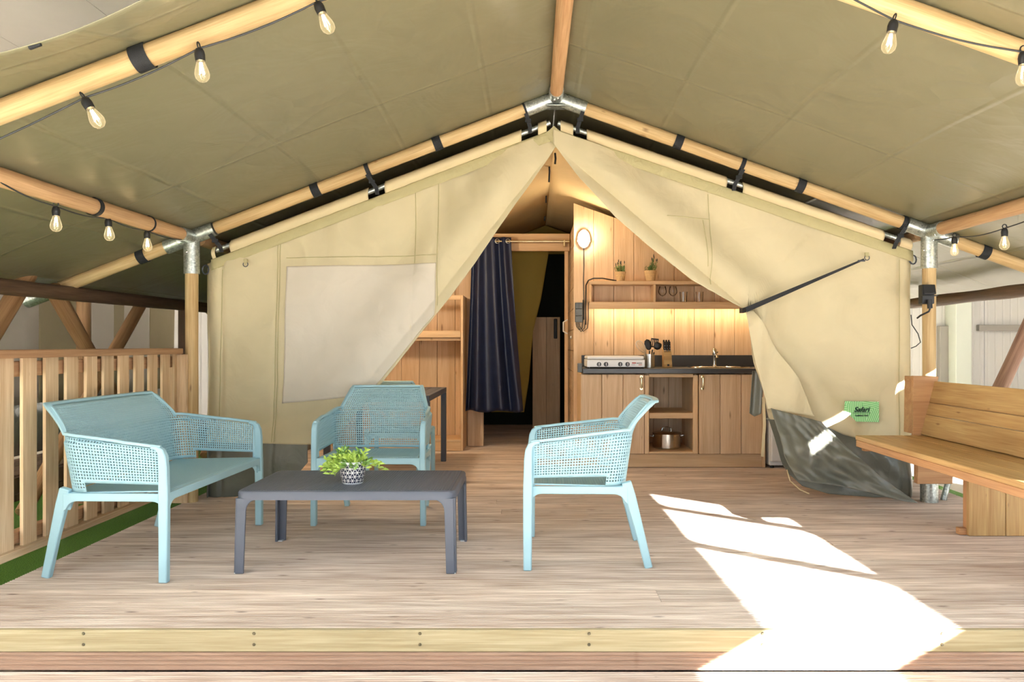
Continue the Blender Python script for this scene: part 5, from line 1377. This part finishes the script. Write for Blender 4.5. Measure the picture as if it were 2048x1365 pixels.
# armchairs
ac = make_seat('armchair', 'pale aqua perforated armchair facing forward behind the coffee table', 'armchair', 0.308, 'pale aqua perforated armchairs')
ac.location = (-0.935, 4.40, 0.001); ac.rotation_euler = (0, 0, 0.0)
a2 = copy_tree(ac); a2['label'] = 'pale aqua perforated armchair seen in profile right of the coffee table'
a2.location = (-0.035, 3.855, 0.001); a2.rotation_euler = (0, 0, -PI/2-0.025)
# dining chair tucked in behind (only its back shows)
dc = make_seat('dining_chair', 'pale aqua perforated dining chair at the charcoal table inside', 'chair', 0.235, None, arms=False)
dc.location = (-1.02, 6.20, 0.001); dc.rotation_euler = (0, 0, PI)
dc.scale = (1, 1, 1.0)

# ================================================================== COFFEE TABLE
ct_ = thing('coffee_table', 'low anthracite perforated coffee table', 'table', (-0.845, 3.79, 0.001))
TW, TD, TH = 0.495, 0.300, 0.368
def sq(u, v): return (-TW+0.022+u*2*(TW-0.022), -TD+0.022+v*2*(TD-0.022), TH-0.001)
MB().perf(sq, 76, 44, 0.5).build('perforated_top', M['anth'], ct_, local=True, solid=0.006, fix=False)
# rounded frame round the top
def rrect(w, d, r, n=6):
    pts = []
    for cx_, cy_, a0 in ((w-r, d-r, 0), (-w+r, d-r, PI/2), (-w+r, -d+r, PI), (w-r, -d+r, 3*PI/2)):
        for k_ in range(n+1): a_ = a0+k_/n*PI/2; pts.append((cx_+r*math.cos(a_), cy_+r*math.sin(a_)))
    return pts
o1, i1 = rrect(TW, TD, 0.05), rrect(TW-0.022, TD-0.022, 0.03)
n_ = len(o1); vv = []; ff = []
o0 = rrect(TW-0.006, TD-0.006, 0.046)
for pts, z in ((i1, TH-0.004), (i1, TH), (o0, TH), (o1, TH-0.008), (o1, TH-0.038), (i1, TH-0.038)):
    vv += [(x, y, z) for x, y in pts]
for j in range(5):
    for k_ in range(n_): ff.append((j*n_+k_, j*n_+(k_+1) % n_, (j+1)*n_+(k_+1) % n_, (j+1)*n_+k_))
MB().add(vv, ff).build('top_frame', M['anth'], ct_, local=True, smooth=True)
# corner legs: angled L section with fillet at the top
for sx_ in (-1, 1):
    for sy_ in (-1, 1):
        m = MB(); w = 0.038
        # two flanges
        def flange(axis, sx_=sx_, sy_=sy_, w=w):
            prof = [(0, TH-0.03), (0, 0.0), (w, 0.0), (w+0.004, TH-0.09)]
            for k_ in range(1, 6): a_ = k_/6*PI/2; prof.append((w+0.004+0.045*(1-math.cos(a_)), TH-0.09+0.052*math.sin(a_)))
            prof.append((w+0.05, TH-0.03))
            if axis == 'x': return prof, (lambda u, v, a: (sx_*(TW-0.008+0.006*(1-v/TH)-u), sy_*(TD-0.001+0.006*(1-v/TH)-a), v))
            return prof, (lambda u, v, a: (sx_*(TW-0.001+0.006*(1-v/TH)-a), sy_*(TD-0.008+0.006*(1-v/TH)-u), v))
        for ax_ in ('x', 'y'):
            prof, fn_ = flange(ax_); m.prism(prof, fn_, 0.0, 0.012)
        lg = m.build('leg', M['anth'], ct_, local=True, bevel=0.003)
        MB().box(sx_*(TW-0.03), sx_*(TW+0.002), sy_*(TD-0.03), sy_*(TD+0.002), 0.0, 0.004).build('foot_pad', M['white'], lg, local=True)
# plant on it
fp = thing('potted_plant', 'leafy green plant in navy and white triangle pot on the coffee table', 'plant', (-0.858, 3.70, 0.3702))
MB().lathe([(0.0001, 0.0), (0.043, 0.0), (0.050, 0.010), (0.058, 0.045), (0.0615, 0.094), (0.0615, 0.097)], n=40).build('pot', M['pot'], fp, smooth=True, local=True)
MB().lathe([(0.0618, 0.095), (0.062, 0.105), (0.059, 0.107), (0.056, 0.095), (0.056, 0.085), (0.0001, 0.085)], n=40).build('pot_rim', M['white'], fp, smooth=True, local=True)
MB().lathe([(0.0436, -0.0002), (0.0475, 0.002), (0.0505, 0.0085), (0.0500, 0.0085)], n=40).build('pot_base', M['white'], fp, smooth=True, local=True)
rnd = random.Random(11)
for i in range(64):
    an = rnd.random()*2*PI
    if i % 3 == 0: an = PI+rnd.uniform(-0.8, 0.8)
    ln = rnd.uniform(0.07, 0.135); el = rnd.uniform(0.1, 1.35); rr = rnd.uniform(0, 0.035)
    b0 = Vector((rr*math.cos(an), rr*math.sin(an), 0.088)); d_ = Vector((math.cos(an)*math.cos(el), math.sin(an)*math.cos(el)*0.8, math.sin(el)*0.75))
    m = MB(); pts = [b0+d_*ln*s_/6+Vector((0, 0, -0.5*ln*(s_/6)**2*(0.25+0.5*math.cos(el)))) for s_ in range(7)]
    m.tube(pts, 0.0013, 4)
    for s_ in range(1, 7):
        for q_ in range(2):
            a3 = rnd.random()*2*PI; dd = (d_*1.0+Vector((math.cos(a3), math.sin(a3), rnd.uniform(-0.2, 0.7)))*0.75).normalized()*rnd.uniform(0.026, 0.042)
            sd = dd.cross(Vector((0.2, -1, 0.4))).normalized()*0.0042; c0 = pts[s_]; dn = Vector((0, 0, -0.006))
            m.add([c0, c0+dd*0.35+sd, c0+dd*0.7+sd*0.8, c0+dd+dn, c0+dd*0.7-sd*0.8, c0+dd*0.35-sd], [(0, 1, 2, 3), (0, 3, 4, 5)])
    m.build('sprig', M['leaf'] if rnd.random() < 0.7 else M['leaf2'], fp, local=True, fix=False)

# ================================================================== DINING TABLE (inside, behind the left flap)
dt = thing('dining_table', 'charcoal slatted dining table just inside the tent', 'table', (-1.15, 6.3, 0))
DXa, DXb, DYa, DYb, DZ = -1.55, -0.765, 5.74, 6.87, 0.655
for i in range(8):
    w = (DXb-DXa-0.08)/8
    o = board('slat', DYb-DYa-0.08, w-0.006, 0.016, M['anth2'], (DXa+0.04+w*(i+0.5), (DYa+DYb)/2, DZ-0.010), (0, 0, PI/2), dt, 0.002)
for a_ in (DXa, DXb-0.04): board('frame_rail', DYb-DYa, 0.04, 0.045, M['anth2'], (a_+0.02, (DYa+DYb)/2, DZ-0.0225), (0, 0, PI/2), dt, 0.003)
for b_ in (DYa, DYb-0.04): board('frame_rail', DXb-DXa-0.08, 0.04, 0.045, M['anth2'], ((DXa+DXb)/2, b_+0.02, DZ-0.0225), (0, 0, 0), dt, 0.003)
for a_ in (DXa, DXb-0.045):
    for b_ in (DYa, DYb-0.045): vboard('leg', a_, a_+0.045, b_, b_+0.045, 0.003, DZ-0.046, M['anth2'], dt)
